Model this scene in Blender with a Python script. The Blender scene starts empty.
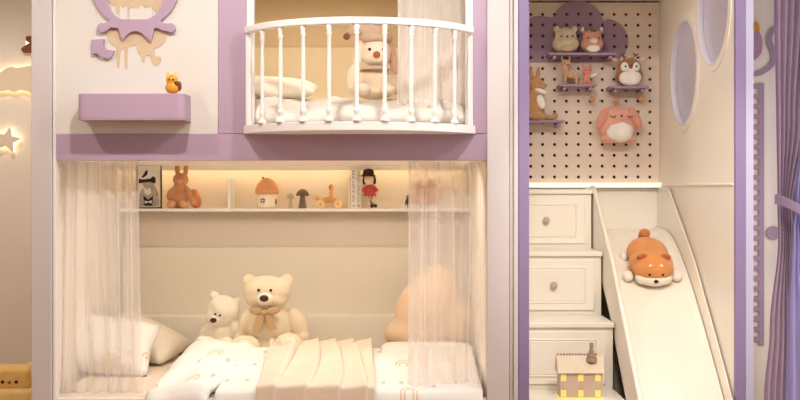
import bpy, bmesh, math, random
from mathutils import Vector, Matrix, Euler, noise
random.seed(7)
FPX = 1141.0; E = 1.38; HZ = 188.0
F = 5.30; B = 6.826                      # facade plane, back plane of the bunk
R = math.radians
C = bpy.context.scene.collection

def PX(px, Y): return (px-400)*Y/FPX
def PZ(py, Y): return E+(HZ-py)*Y/FPX
def P(px, py, Y): return Vector((PX(px, Y), Y, PZ(py, Y)))

# ------------------------------------------------------------------ materials
def lin(c):
    o = []
    for v in c:
        v /= 255.0
        o.append(v/12.92 if v <= .04045 else ((v+.055)/1.055)**2.4)
    return (o[0], o[1], o[2], 1)
MATS = {}
def mat(name, col, rough=.6, var=.05, scale=6, bump=0.0, bscale=60, metal=0, sheen=0, emit=None, estr=0, coat=0, spec=.3):
    if name in MATS: return MATS[name]
    m = bpy.data.materials.new(name); m.use_nodes = True
    n = m.node_tree.nodes; l = m.node_tree.links; b = n['Principled BSDF']
    c = lin(col)
    tc = n.new('ShaderNodeTexCoord')
    nz = n.new('ShaderNodeTexNoise'); nz.inputs['Scale'].default_value = scale; nz.inputs['Detail'].default_value = 3
    l.new(tc.outputs['Object'], nz.inputs['Vector'])
    cr = n.new('ShaderNodeValToRGB')
    cr.color_ramp.elements[0].color = tuple(max(0, v*(1-var)) for v in c[:3])+(1,)
    cr.color_ramp.elements[1].color = tuple(min(1, v*(1+var)) for v in c[:3])+(1,)
    cr.color_ramp.elements[0].position = .3; cr.color_ramp.elements[1].position = .7
    l.new(nz.outputs['Fac'], cr.inputs['Fac']); l.new(cr.outputs['Color'], b.inputs['Base Color'])
    b.inputs['Roughness'].default_value = rough; b.inputs['Metallic'].default_value = metal
    b.inputs['Specular IOR Level'].default_value = spec
    if sheen:
        b.inputs['Sheen Weight'].default_value = sheen; b.inputs['Sheen Roughness'].default_value = .5
    if coat:
        b.inputs['Coat Weight'].default_value = coat; b.inputs['Coat Roughness'].default_value = .15
    if bump:
        n2 = n.new('ShaderNodeTexNoise'); n2.inputs['Scale'].default_value = bscale; n2.inputs['Detail'].default_value = 2
        l.new(tc.outputs['Object'], n2.inputs['Vector'])
        bp = n.new('ShaderNodeBump'); bp.inputs['Strength'].default_value = bump; bp.inputs['Distance'].default_value = .004
        l.new(n2.outputs['Fac'], bp.inputs['Height']); l.new(bp.outputs['Normal'], b.inputs['Normal'])
    if emit:
        b.inputs['Emission Color'].default_value = lin(emit); b.inputs['Emission Strength'].default_value = estr
    MATS[name] = m
    return m
def plush(name, col, var=.08): return mat(name, col, .95, var, 14, .8, 260, sheen=.35, spec=.1)

WHITE = mat('white_lacquer', (238, 232, 226), .38, .015, 3, spec=.4)
PILW = mat('pillar_white', (210, 202, 200), .4, .015, 3, spec=.4)
PANEL = mat('panel_cream_white', (226, 220, 212), .5, .02, 3)
PURPLE = mat('purple_lacquer', (183, 157, 178), .42, .02, 3, spec=.4)
PURPD = mat('purple_edge', (142, 124, 162), .45, .02, 3)
LAV = mat('lavender_edge', (188, 184, 206), .45, .02, 3)
PURPB = mat('purple_board', (164, 138, 160), .6, .03, 4)
CREAM = mat('cream_lacquer', (242, 234, 221), .4, .02, 3, spec=.4)
CREAMS = mat('slide_gloss', (240, 231, 216), .2, .015, 3, spec=.5, coat=.4)
TAN = mat('tan_wall_panel', (226, 212, 196), .6, .02, 3)
TANH = mat('ochre_headboard', (236, 214, 178), .6, .02, 3)
TANU = mat('ochre_wall_panel', (228, 202, 160), .6, .02, 3)
LEDGE = mat('cream_ledge', (246, 238, 222), .6, .02, 3)  # paler than the headboard, painting in the light that falls on the ledge
HEADB = mat('cream_headboard', (236, 227, 209), .6, .02, 3)
WALL = mat('wall_paint', (232, 219, 204), .75, .02, 2, .1, 80)
CEIL = mat('ceiling_paint', (240, 236, 230), .8, .01, 2)
FLOOR = mat('floor_wood', (190, 150, 110), .45, .15, 4)
PEGB = mat('pegboard_paint', (230, 212, 196), .6, .02, 4)
DARK = mat('dark_hollow', (92, 62, 44), .9, .1)  # dark brown stands in for the shade seen through the peg holes
BLACK = mat('black_plastic', (22, 18, 18), .3, .05)
BROWNN = mat('brown_nose', (70, 45, 38), .4, .1)
KNOB = mat('knob_stone', (190, 174, 160), .35, .1, 30)
LED = mat('led_strip', (255, 240, 210), .5, .01, emit=(255, 222, 170), estr=1.0)

# ------------------------------------------------------------------ mesh helpers
def nb(): return bmesh.new()
def box(bm, x0, x1, y0, y1, z0, z1):
    v = [bm.verts.new((x, y, z)) for x in (x0, x1) for y in (y0, y1) for z in (z0, z1)]
    for f in ((0,1,3,2),(4,6,7,5),(0,4,5,1),(2,3,7,6),(0,2,6,4),(1,5,7,3)): bm.faces.new([v[i] for i in f])
def ring_surface(bm, rings, cap=True, closed=True):
    vs = [[bm.verts.new(p) for p in r] for r in rings]
    n = len(vs[0])
    for a, b in zip(vs, vs[1:]):
        for i in range(n if closed else n-1):
            j = (i+1) % n
            bm.faces.new((a[i], a[j], b[j], b[i]))
    if cap:
        bm.faces.new(vs[0][::-1]); bm.faces.new(vs[-1])
def cyl(bm, p0, p1, r0, r1=None, seg=16):
    r1 = r0 if r1 is None else r1
    p0 = Vector(p0); p1 = Vector(p1); d = (p1-p0).normalized()
    a = d.orthogonal().normalized(); b = d.cross(a)
    rings = [[p+(a*math.cos(t)+b*math.sin(t))*r for t in [2*math.pi*i/seg for i in range(seg)]] for p, r in ((p0, r0), (p1, r1))]
    ring_surface(bm, rings)
def tube(bm, pts, r, seg=8, rz=None):
    pts = [Vector(p) for p in pts]; rings = []; a = None
    for i, p in enumerate(pts):
        d = (pts[min(i+1, len(pts)-1)]-pts[max(i-1, 0)]).normalized()
        if a is None: a = d.orthogonal().normalized()
        a = (a-d*a.dot(d)).normalized(); b = d.cross(a)
        rr = r[i] if isinstance(r, (list, tuple)) else r
        rings.append([p+(a*math.cos(t)+b*math.sin(t))*rr for t in [2*math.pi*k/seg for k in range(seg)]])
    ring_surface(bm, rings)
def lathe(bm, c, prof, seg=20, axis='Z'):
    c = Vector(c); rings = []
    for r, h in prof:
        rings.append([])
        for i in range(seg):
            t = 2*math.pi*i/seg; u, v = max(r, 1e-4)*math.cos(t), max(r, 1e-4)*math.sin(t)
            rings[-1].append(c+(Vector((u, v, h)) if axis == 'Z' else Vector((u, h, v)) if axis == 'Y' else Vector((h, u, v))))
    ring_surface(bm, rings)
def ell(bm, c, r, rot=(0,0,0), sub=3):
    M = Matrix.Translation(Vector(c)) @ Euler([R(a) for a in rot]).to_matrix().to_4x4() @ Matrix.Diagonal((r[0], r[1], r[2], 1))
    bmesh.ops.create_icosphere(bm, subdivisions=sub, radius=1, matrix=M)
def prism(bm, pts, y0, y1):
    ring_surface(bm, [[(x, y0, z) for x, z in pts], [(x, y1, z) for x, z in pts]])
def prismx(bm, pts, x0, x1):
    ring_surface(bm, [[(x0, y, z) for y, z in pts], [(x1, y, z) for y, z in pts]])
def prismz(bm, pts, z0, z1):
    ring_surface(bm, [[(x, y, z0) for x, y in pts], [(x, y, z1) for x, y in pts]])
def worldloc(o):
    v = Vector((0,0,0))
    while o is not None: v += o.location; o = o.parent
    return v
def obj(name, bm, m, parent=None, smooth=False, bevel=0, local=False, origin=None, subs=0, bseg=2):
    bmesh.ops.recalc_face_normals(bm, faces=bm.faces)
    me = bpy.data.meshes.new(name)
    off = Vector((0,0,0))
    if not local:
        off = worldloc(parent) if parent else (Vector(origin) if origin is not None else Vector((0,0,0)))
        if off.length: bmesh.ops.translate(bm, verts=bm.verts, vec=-off)
    bm.to_mesh(me); bm.free()
    o = bpy.data.objects.new(name, me); C.objects.link(o)
    for mm in (m if isinstance(m, (list, tuple)) else [m]): me.materials.append(mm)
    if parent: o.parent = parent
    elif not local: o.location = off
    if smooth:
        for p in me.polygons: p.use_smooth = True
    if bevel:
        md = o.modifiers.new('bevel', 'BEVEL'); md.width = bevel; md.segments = bseg; md.limit_method = 'ANGLE'; md.angle_limit = R(40)
    if subs:
        md = o.modifiers.new('sub', 'SUBSURF'); md.levels = subs; md.render_levels = subs
    return o
def bake(o):
    dg = bpy.context.evaluated_depsgraph_get()
    me = bpy.data.meshes.new_from_object(o.evaluated_get(dg))
    o.modifiers.clear(); o.data = me
    return o
def tag(o, label, cat, group=None, kind=None):
    o['label'] = label; o['category'] = cat
    if group: o['group'] = group
    if kind: o['kind'] = kind
    return o
def thing(name, loc, label, cat, group=None):
    o = bpy.data.objects.new(name, None); C.objects.link(o); o.location = loc; o.empty_display_size = .05
    return tag(o, label, cat, group)
def struct(name, bm, m, **k):
    o = obj(name, bm, m, **k); o['kind'] = 'structure'; return o

class Pl:
    """shapes measured on one depth plane: (x px, y px, depth offset px, rx, ry(depth), rz[, rot]) """
    def __init__(s, Y): s.Y = Y; s.s = Y/FPX
    def p(s, px, py, d=0): return Vector((PX(px, s.Y), s.Y+d*s.s, PZ(py, s.Y)))
    def blob(s, name, ells, m, parent, vox=1.0, sm=6):
        bm = nb()
        for e in ells:
            ell(bm, s.p(e[0], e[1], e[2]), [v*s.s for v in e[3:6]], e[6] if len(e) > 6 else (0,0,0))
        o = obj(name, bm, m, parent)
        md = o.modifiers.new('r', 'REMESH'); md.mode = 'VOXEL'; md.voxel_size = vox*s.s; md.use_smooth_shade = True
        md = o.modifiers.new('s', 'SMOOTH'); md.iterations = sm; md.factor = .6
        bake(o)
        for p in o.data.polygons: p.use_smooth = True
        return o
    def dot(s, name, px, py, d, r, m, parent, rz=None, ry=None, rot=(0,0,0)):
        bm = nb(); ell(bm, s.p(px, py, d), (r*s.s, (ry or r)*s.s, (rz or r)*s.s), rot, 2)
        return obj(name, bm, m, parent, smooth=True)
def boolcut(o, cutters):
    bmesh.ops.recalc_face_normals(cutters, faces=cutters.faces)
    me = bpy.data.meshes.new('c'); cutters.to_mesh(me); cutters.free()
    c = bpy.data.objects.new('c', me); C.objects.link(c); c.location = o.location if not o.parent else worldloc(o)
    for v in me.vertices: v.co -= c.location
    md = o.modifiers.new('b', 'BOOLEAN'); md.operation = 'DIFFERENCE'; md.object = c; md.solver = 'EXACT'
    bpy.context.view_layer.update(); bake(o); bpy.data.objects.remove(c)

# ================================================================== ROOM
WY = 6.93                                    # room wall behind the bunk
bm = nb(); box(bm, -3.4, 3.2, -1.6, WY+.1, -.1, 0); struct('floor', bm, FLOOR)
bm = nb(); box(bm, -3.4, 3.2, -1.6, WY+.1, 2.84, 2.94); struct('ceiling', bm, CEIL)
bm = nb(); box(bm, -3.4, 3.2, WY, WY+.1, 0, 2.84); struct('wall_back', bm, WALL)
bm = nb(); box(bm, -3.5, -3.4, -1.6, WY+.1, 0, 2.84); struct('wall_left', bm, WALL)
bm = nb(); box(bm, -3.4, 3.2, -1.7, -1.6, 0, 2.84); struct('wall_front', bm, WALL)
bm = nb()
box(bm, 3.2, 3.3, -1.6, 3.0, 0, 2.84); box(bm, 3.2, 3.3, 6.3, WY+.1, 0, 2.84)
box(bm, 3.2, 3.3, 3.0, 6.3, 0, .5); box(bm, 3.2, 3.3, 3.0, 6.3, 2.5, 2.84)
struct('wall_right', bm, WALL)
bm = nb(); box(bm, -3.4, -1.72, WY-.02, WY, 0, .1); struct('baseboard_back', bm, WHITE, bevel=.004)

# ================================================================== BUNK BED
fx = lambda px: PX(px, F)
fz = lambda py: PZ(py, F)
ZT = 2.55                                   # top of the bunk
bunk = thing('bunk_bed', (-.6, 6.1, 0), 'large cream and purple built-in bunk bed with a round balcony on its upper bunk', 'bunk bed')
D = .04
# left pillar with its bead
bm = nb(); box(bm, fx(32), fx(52.5), F-.012, F+.10, 0, ZT); obj('post', bm, PILW, bunk, bevel=.004)
bm = nb(); box(bm, fx(52.7), fx(56), F-.004, F+.06, 0, ZT); obj('post_bead', bm, WHITE, bunk, bevel=.006, bseg=4)
# centre pillar
bm = nb(); box(bm, fx(487), fx(509), F-.012, F+.10, 0, ZT); obj('post', bm, PILW, bunk, bevel=.004)
bm = nb(); box(bm, fx(509.4), fx(513), F-.002, F+.09, 0, ZT); box(bm, fx(513.4), fx(518), F-.012, F+.09, 0, ZT); obj('post_bead', bm, PILW, bunk, bevel=.004)
# upper front
bm = nb(); box(bm, fx(56), fx(218), F+.004, F+D, fz(133.8), ZT); obj('front_panel', bm, PANEL, bunk)
bm = nb(); box(bm, fx(218.3), fx(246.5), F, F+D, fz(133.6), ZT); obj('front_stile', bm, PURPLE, bunk, bevel=.002)
bm = nb(); box(bm, fx(473), fx(487), F, F+D, fz(133.6), ZT); obj('front_stile', bm, PURPLE, bunk, bevel=.002)
bm = nb(); box(bm, fx(56), fx(487), F, F+D, fz(160.5), fz(134)); obj('fascia', bm, PURPLE, bunk, bevel=.002)
bm = nb(); box(bm, fx(246.6), fx(253.8), F-.004, F+D, fz(134), ZT); box(bm, fx(465.6), fx(472.9), F-.004, F+D, fz(134), ZT)
box(bm, fx(253.8), fx(465.6), F+.002, F+D, 2.40, ZT)
obj('opening_trim', bm, WHITE, bunk, bevel=.003)
# deck between the bunks
bm = nb(); box(bm, -1.655, fx(487), F+D+.001, B, fz(160), fz(128)); obj('deck', bm, CREAM, bunk)
# end walls, back panels
bm = nb(); box(bm, fx(32), -1.66, F+.10, WY-.005, 0, ZT); obj('end_panel', bm, CREAM, bunk)
bm = nb(); box(bm, fx(487)+.004, fx(487)+.06, F+.10, WY-.005, 0, ZT); obj('end_panel', bm, CREAM, bunk)
bm = nb(); box(bm, -1.655, fx(487), B+.002, WY-.01, 0, ZT); obj('back_panel', bm, TAN, bunk)
bm = nb(); box(bm, -1.655, fx(487), B-.012, B+.001, fz(128)+.002, ZT-.04); obj('upper_back_panel', bm, TANU, bunk)
bm = nb(); box(bm, -1.655, fx(487), B-.045, B-.013, fz(128)+.002, PZ(47.5, B-.03)); obj('upper_headboard', bm, TANH, bunk, bevel=.006)
bm = nb(); box(bm, -1.70, fx(487)+.05, F+.05, WY-.01, ZT-.04, ZT); obj('top_panel', bm, CREAM, bunk)
# lower back wall: shelf, headboard, ledge
SY = 6.62
bm = nb(); box(bm, -1.655, fx(487), SY, B, PZ(211.5, SY), PZ(208.6, SY)); obj('shelf_board', bm, WHITE, bunk, bevel=.002)
shelf_z = PZ(208.6, SY)
bm = nb(); box(bm, PX(227.5, SY), PX(230.5, SY), SY+.005, B, shelf_z+.0005, PZ(179, SY)); obj('shelf_divider', bm, WHITE, bunk, bevel=.002)
bm = nb(); box(bm, -1.655, fx(487), B-.035, B-.001, PZ(325, B), PZ(247, B))
obj('headboard', bm, HEADB, bunk, bevel=.004)
LY = 6.68
bm = nb(); box(bm, -1.655, fx(487), LY, B-.036, .42, PZ(315.5, LY)); obj('headboard_ledge', bm, LEDGE, bunk, bevel=.008)
# LED strip, with a front board added to hide it and soften the glow
bm = nb(); box(bm, -1.65, fx(487)-.004, B-.125, B-.112, fz(160)-.026, fz(160)-.0005); obj('added_valance', bm, CREAM, bunk)
bm = nb(); box(bm, -1.62, fx(487)-.03, B-.09, B-.06, fz(160)-.012, fz(160)-.001); obj('led_strip', bm, mat('led_bunk', (255,235,190), .5, .01, emit=(255, 228, 176), estr=5), bunk)
# lower bed rail
bm = nb(); box(bm, fx(56), fx(487), F+.005, F+.045, .12, fz(399)); obj('side_rail', bm, CREAM, bunk, bevel=.004)
bm = nb(); box(bm, -1.65, fx(487), F+.046, LY-.002, .1, .2); obj('bed_base', bm, CREAM, bunk)

# balcony
RC = Vector((PX(359.5, F), F+.243, 0))
def arc(r, th, z): return Vector((RC.x+r*math.sin(R(th)), RC.y-r*math.cos(R(th)), z))
def arcband(bm, r0, r1, z0, z1, a0, a1, n=48, chord=False):
    rings = []
    for i in range(n+1):
        t = a0+(a1-a0)*i/n
        rings.append([arc(r0, t, z0), arc(r1, t, z0), arc(r1, t, z1), arc(r0, t, z1)])
    ring_surface(bm, rings)
bm = nb()
rp = .593; amax = math.degrees(math.acos(.247/rp))
pts = [(arc(rp, -amax+2*amax*i/60, 0).x, arc(rp, -amax+2*amax*i/60, 0).y) for i in range(61)]
prismz(bm, pts, fz(134), fz(125.8)); obj('balcony_floor', bm, WHITE, bunk, bevel=.003)
rt = .583; am2 = math.degrees(math.acos(.283/(rt+.018)))
bm = nb(); arcband(bm, rt-.018, rt+.018, fz(34.5), fz(28), -am2, am2); obj('balcony_handrail', bm, WHITE, bunk, bevel=.004)
zb, zt = fz(125.8), fz(34.5)
h = zt-zb
prof = [(.019,0),(.020,.008),(.016,.016),(.009,.024),(.0085,.03),(.014,.042),(.0155,.05),(.013,.06),(.0085,.068),(.012,.074),(.0085,.08),(.008,.1),(.0095,.2),(.0085,.3),(.0085,h-.045),(.012,h-.04),(.012,h-.035),(.008,h-.03),(.012,h-.015),(.014,h)]
bm = nb(); lathe(bm, (0,0,0), prof, 14)
bal0 = obj('baluster', bm, WHITE, bunk, smooth=True, local=True)
for k in range(9):
    o = bal0 if k == 0 else bal0.copy()
    if k: C.objects.link(o)
    o.parent = bunk; o.location = arc(rt, -48+12*k, zb)-bunk.location
for sgn in (-1, 1):
    x = RC.x+sgn*.512
    bm = nb(); box(bm, x-.012, x+.012, F-.037, F-.0045, zb, zt)
    obj('balcony_post', bm, WHITE, bunk, bevel=.003)

# ================================================================== WALL SHELF + ORNAMENT
bm = nb()
dY = .15; x0, x1 = PX(77, F-dY), PX(184.5, F-dY)
pts = []
rc = .03
for (cx, cy, a0) in ((x0+rc, F-dY+rc, 180), (x1-rc, F-dY+rc, 270)):
    for i in range(7):
        t = R(a0+90*i/6); pts.append((cx+rc*math.cos(t), cy+rc*math.sin(t)))
pts += [(x1, F+.003), (x0, F+.003)]
sz0, sz1 = PZ(120, F-dY), PZ(93.5, F-dY)
ws = thing('wall_shelf', ((x0+x1)/2, F, sz0), 'thick purple floating shelf with rounded corners holding the small figurine', 'shelf')
bm = nb(); prismz(bm, pts, sz0+.008, sz1); obj('shelf_body', bm, PURPLE, ws, bevel=.002)
bm = nb(); prismz(bm, [(x*.999+.0*x, y) for x, y in pts], sz0, sz0+.0075); obj('bottom_edge', bm, PURPLE, ws, bevel=.002)

# purple ornament: oval ring, bar with ball ends, pointed collar, little arrow
og = F-.018
orn = thing('wall_ornament', (fx(136), F, fz(62)), 'purple cut-out wall ornament of a round ring over a bar with ball ends', 'wall ornament')
def q2(l): return [(fx(a), fz(b)) for a, b in l]
bm = nb()
N = 48; ri = []; ro = []
cx, cy = 136, -14
def oval(rx, rz, t):
    e = 1 if rx > 35 else .72
    c_, s_ = math.cos(t), math.sin(t)
    return (fx((cx if rx > 35 else 135.3)+rx*math.copysign(abs(c_)**e, c_)), fz(cy+rz*math.copysign(abs(s_)**e, s_)))
for yy in (0,):
    rings = []
    for i in range(N):
        t = 2*math.pi*i/N
        o_, i_ = oval(44.5, 42.5, t), oval(28.7, 35, t)
        rings.append([(i_[0], og, i_[1]), (o_[0], og, o_[1]), (o_[0], F+.003, o_[1]), (i_[0], F+.003, i_[1])])
    rings.append(rings[0])
    ring_surface(bm, rings, cap=False)
bmesh.ops.remove_doubles(bm, verts=bm.verts, dist=1e-5)
obj('ring', bm, PURPLE, orn, bevel=.003)
bm = nb()
prism(bm, q2([(101,24.5),(108,23.5),(112,20),(160,20),(164,23.5),(171,24.5),(171,30),(166,32),(158,28.5),(155,29),(153.5,36),(152,42),(148,39),(143,34),(137,31.5),(131,33),(127,36.5),(124,41),(121.5,37),(119.5,29),(112,28),(107,32),(101,31)]), og-.004, F-.0005)
obj('bar', bm, PURPLE, orn, bevel=.002)
for bx, by in ((103, 28.5), (171.5, 28.5)):
    bm = nb(); lathe(bm, (fx(bx), 0, fz(by)), [(4.8/215.3, og-.008), (4.8/215.3, F-.0005)], 24, 'Y'); obj('ball_end', bm, PURPLE, orn, bevel=.004, bseg=3)
bm = nb(); prism(bm, q2([(92.5,40),(105,39.5),(104.5,46),(107,50),(115,51),(113,56),(110,59),(103,58),(98,54),(93,54.5)]), og-.002, F+.003); obj('arrow', bm, PURPLE, orn, bevel=.002)
# flat tan dripping shape behind the ornament
bm = nb()
top = []; bot = []
dr = random.Random(3)
outl = [(106,30),(108,40),(112,45),(116,47),(117.5,66),(119,68),(120.5,50),(124,48),(125,68),(127,69),(128,47),(136,45),(139,54),(141,55),(142,62),(144,63),(145,56),(150,55),(152,64),(156,66),(160,63),(161,58),(158,56),(155,57),(154,49),(161,46),(165,42),(167,36),(165,30),(150,24),(120,24)]
prism(bm, q2(outl), F+.0005, F+.006)
outl2 = [(108,-10),(108,2),(113,6),(115,4),(116,14),(118,14),(119,5),(123,8),(126,5),(128,9),(134,7),(138,9),(141,4),(145,8),(151,6),(154,10),(158,14),(160,8),(163,4),(165,-2),(165,-10)]
prism(bm, q2(outl2), F+.0005, F+.006)
for xx in (127.5, 128.8, 119, 152): box(bm, fx(xx), fx(xx)+.0015, F+.001, F+.005, fz(20), fz(0))
DRIP = mat('tan_drip', (212, 188, 156), .7, .06, 20)
o = obj('drip_shape', bm, DRIP, None, origin=(fx(136), F, fz(45))); tag(o, 'flat tan dripping shape on the white panel behind the purple ornament', 'wall decal')

# small orange cat figurine
pl = Pl(F-.09); g = thing('cat_figurine', pl.p(173, 93.4), 'small orange and yellow cat figurine with pointed ears on the purple shelf', 'figurine')
ORG = mat('orange_gloss', (232, 160, 48), .4, .1, 20, coat=.2); YEL = mat('yellow_gloss', (245, 200, 90), .4, .05)
pl.blob('body', [(173,87.5,0,7.8,5,6.2),(172,80,0,6,4.5,5.5)], ORG, g, .5, 3)
for ex in (168.5, 175.5):
    bm = nb(); cyl(bm, pl.p(ex, 77), pl.p(ex-.3, 71.5), 2.6*pl.s, .4*pl.s, 10); obj('ear', bm, YEL, g)
pl.blob('tail', [(178,84,-2.5,4,2.5,3),(180,86.5,-2,2,2,5)], mat('brown_tail', (120, 70, 40), .5, .1), g, .5, 3)
pl.dot('eye', 170, 80, -4.3, .9, BLACK, g); pl.dot('eye', 174, 80, -4.3, .9, BLACK, g)

# ================================================================== SHEER CURTAINS
def sheer(name, tint, alpha):
    m = bpy.data.materials.new(name); m.use_nodes = True
    n = m.node_tree.nodes; l = m.node_tree.links; n.clear()
    out = n.new('ShaderNodeOutputMaterial'); mix = n.new('ShaderNodeMixShader'); tr = n.new('ShaderNodeBsdfTransparent')
    df = n.new('ShaderNodeBsdfDiffuse'); tl = n.new('ShaderNodeBsdfTranslucent'); m2 = n.new('ShaderNodeMixShader')
    df.inputs['Color'].default_value = lin(tint); tl.inputs['Color'].default_value = lin(tint); m2.inputs[0].default_value = .4
    l.new(df.outputs[0], m2.inputs[1]); l.new(tl.outputs[0], m2.inputs[2])
    lw = n.new('ShaderNodeLayerWeight'); lw.inputs[0].default_value = .35
    mr = n.new('ShaderNodeMapRange'); mr.inputs[1].default_value = 0; mr.inputs[2].default_value = .7
    mr.inputs[3].default_value = alpha; mr.inputs[4].default_value = min(1, alpha+.42)
    l.new(lw.outputs['Facing'], mr.inputs[0]); l.new(mr.outputs[0], mix.inputs[0])
    l.new(tr.outputs[0], mix.inputs[1]); l.new(m2.outputs[0], mix.inputs[2]); l.new(mix.outputs[0], out.inputs[0])
    return m
SHEER = sheer('sheer_white', (246, 240, 236), .44)
SHEERU = sheer('sheer_white_upper', (250, 247, 244), .62)
SHEERR = sheer('sheer_white_right', (248, 244, 244), .40)
def curtain(bm, x0, x1, Y, z0, z1, folds, amp, seed, x0b=None, x1b=None, nz=24, per=14):
    rr = random.Random(seed); x0b = x0 if x0b is None else x0b; x1b = x1 if x1b is None else x1b
    n = folds*per; ph = [rr.uniform(-.8, .8) for _ in range(folds+2)]; am = [rr.uniform(.5, 1.2) for _ in range(folds+2)]
    grid = []
    for j in range(nz+1):
        v = j/nz; row = []
        for i in range(n+1):
            u = i/n; fi = u*folds; k = int(fi); fr = fi-k
            a = am[k]*(1-fr)+am[k+1]*fr; p = ph[k]*(1-fr)+ph[k+1]*fr
            uu = u+.012*math.sin(3*v+u*9)
            xx = (x0+(x1-x0)*uu)*(1-v)+(x0b+(x1b-x0b)*uu)*v
            s = math.sin(2*math.pi*fi+p+.5*math.sin(v*2+k))
            yy = Y+amp*a*(.45+.55*v)*s+.12*amp*math.sin(2*math.pi*fi*2.3+p*3)*(1-.8*v)
            row.append(bm.verts.new((xx+.25*amp*a*math.cos(2*math.pi*fi+p), yy, z1+(z0-z1)*v)))
        grid.append(row)
    for j in range(nz):
        for i in range(n): bm.faces.new((grid[j][i], grid[j][i+1], grid[j+1][i+1], grid[j+1][i]))
CY = 5.45
cz0 = PZ(393.5, CY)
bm = nb(); curtain(bm, -1.63, PX(137, CY), CY, cz0, fz(160)-.004, 6, .032, 5, x0b=-1.635, x1b=PX(143, CY))
o = obj('sheer_curtain', bm, SHEER, smooth=True, origin=(-1.4, CY, cz0)); tag(o, 'long white sheer curtain hanging at the left end of the lower bunk', 'curtain', 'sheer curtains of the bunks')
bm = nb(); curtain(bm, PX(407, CY), .385, CY, PZ(390, CY), fz(160)-.004, 5, .028, 11, x0b=PX(406, CY), x1b=.39)
o = obj('sheer_curtain', bm, SHEERR, smooth=True, origin=(.2, CY, cz0)); tag(o, 'long white sheer curtain hanging at the right end of the lower bunk', 'curtain', 'sheer curtains of the bunks')
UY = 5.44
bm = nb(); curtain(bm, PX(396, UY), .385, UY, PZ(107, UY), ZT-.045, 6, .022, 21)
o = obj('sheer_curtain', bm, SHEERU, smooth=True, origin=(.2, UY, PZ(107, UY))); tag(o, 'short white sheer curtain in the upper bunk behind the balcony', 'curtain', 'sheer curtains of the bunks')

# ================================================================== BEDDING
def prt(name, base, cell, rings, dots, band=0.0, off=(0,0,0), ysc=1.0):
    """white fabric printed with little rainbows and specks, mapped on UV (metres)"""
    m = bpy.data.materials.new(name); m.use_nodes = True
    n = m.node_tree.nodes; l = m.node_tree.links; b = n['Principled BSDF']; b.inputs['Roughness'].default_value = .9; b.inputs['Specular IOR Level'].default_value = .1
    b.inputs['Sheen Weight'].default_value = .2
    tc = n.new('ShaderNodeTexCoord')
    def M(op, a, bb=None, c=None):
        x = n.new('ShaderNodeMath'); x.operation = op
        for i, v in enumerate((a, bb, c)):
            if v is None: continue
            if isinstance(v, (int, float)): x.inputs[i].default_value = v
            else: l.new(v, x.inputs[i])
        return x.outputs[0]
    def motif(scale, offset):
        mp = n.new('ShaderNodeMapping'); mp.inputs['Location'].default_value = offset; l.new(tc.outputs['UV'], mp.inputs[0]); mp.inputs['Scale'].default_value = (1, ysc, 1)
        vo = n.new('ShaderNodeTexVoronoi'); vo.voronoi_dimensions = '2D'; vo.inputs['Scale'].default_value = scale; vo.inputs['Randomness'].default_value = .55
        l.new(mp.outputs[0], vo.inputs['Vector'])
        sc = n.new('ShaderNodeVectorMath'); sc.operation = 'SUBTRACT'; l.new(mp.outputs[0], sc.inputs[0]); l.new(vo.outputs['Position'], sc.inputs[1])
        sp = n.new('ShaderNodeSeparateXYZ'); l.new(sc.outputs[0], sp.inputs[0])
        sr = n.new('ShaderNodeSeparateColor'); l.new(vo.outputs['Color'], sr.inputs[0])
        return sp, sr
    sp, sr = motif(cell, off)
    d = M('SQRT', M('ADD', M('MULTIPLY', sp.outputs[0], sp.outputs[0]), M('MULTIPLY', sp.outputs[1], sp.outputs[1])))
    s = M('SINE', M('MULTIPLY', d, 420*rings))
    inr = M('MULTIPLY', M('LESS_THAN', d, .042/rings), M('GREATER_THAN', d, .012/rings))
    half = M('GREATER_THAN', sp.outputs[1], -.010)
    arcs = M('MULTIPLY', M('MULTIPLY', M('GREATER_THAN', s, -.1), inr), M('MULTIPLY', half, M('LESS_THAN', sr.outputs[0], .72)))
    sp2, sr2 = motif(dots, (.37, .11, 0))
    d2 = M('SQRT', M('ADD', M('MULTIPLY', sp2.outputs[0], sp2.outputs[0]), M('MULTIPLY', sp2.outputs[1], sp2.outputs[1])))
    sd = M('MULTIPLY', M('LESS_THAN', d2, .011), M('LESS_THAN', sr2.outputs[0], .6))
    mx = n.new('ShaderNodeMixRGB'); mx.inputs[1].default_value = lin(base); mx.inputs[2].default_value = lin((232, 200, 164)); l.new(arcs, mx.inputs[0])
    mx2 = n.new('ShaderNodeMixRGB'); l.new(mx.outputs[0], mx2.inputs[1]); mx2.inputs[2].default_value = lin((216, 190, 176)); l.new(sd, mx2.inputs[0])
    l.new(mx2.outputs[0], b.inputs['Base Color'])
    nz = n.new('ShaderNodeTexNoise'); nz.inputs['Scale'].default_value = 7; nz.inputs['Detail'].default_value = 3; l.new(tc.outputs['Object'], nz.inputs['Vector'])
    bp = n.new('ShaderNodeBump'); bp.inputs['Strength'].default_value = .35; bp.inputs['Distance'].default_value = .03
    l.new(nz.outputs['Fac'], bp.inputs['Height']); l.new(bp.outputs['Normal'], b.inputs['Normal'])
    return m
PRINT = prt('rainbow_print', (242, 237, 230), 5.0, .9, 8)
PRINTD = prt('rainbow_print_tall', (242, 237, 230), 5.0, .9, 8, ysc=.42)
SHEET = mat('peach_sheet', (234, 216, 196), .9, .03, 8, .3, 30, sheen=.2)
COT = mat('white_cotton', (236, 229, 218), .9, .03, 8, .5, 25, sheen=.2)
THROW = mat('beige_throw', (232, 214, 192), .9, .03, 10, .6, 120, sheen=.3)
MT = E-.975          # mattress top
mt = thing('mattress', (-.6, 6.0, .2), 'cream mattress with a peach sheet on the lower bunk', 'mattress')
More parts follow.
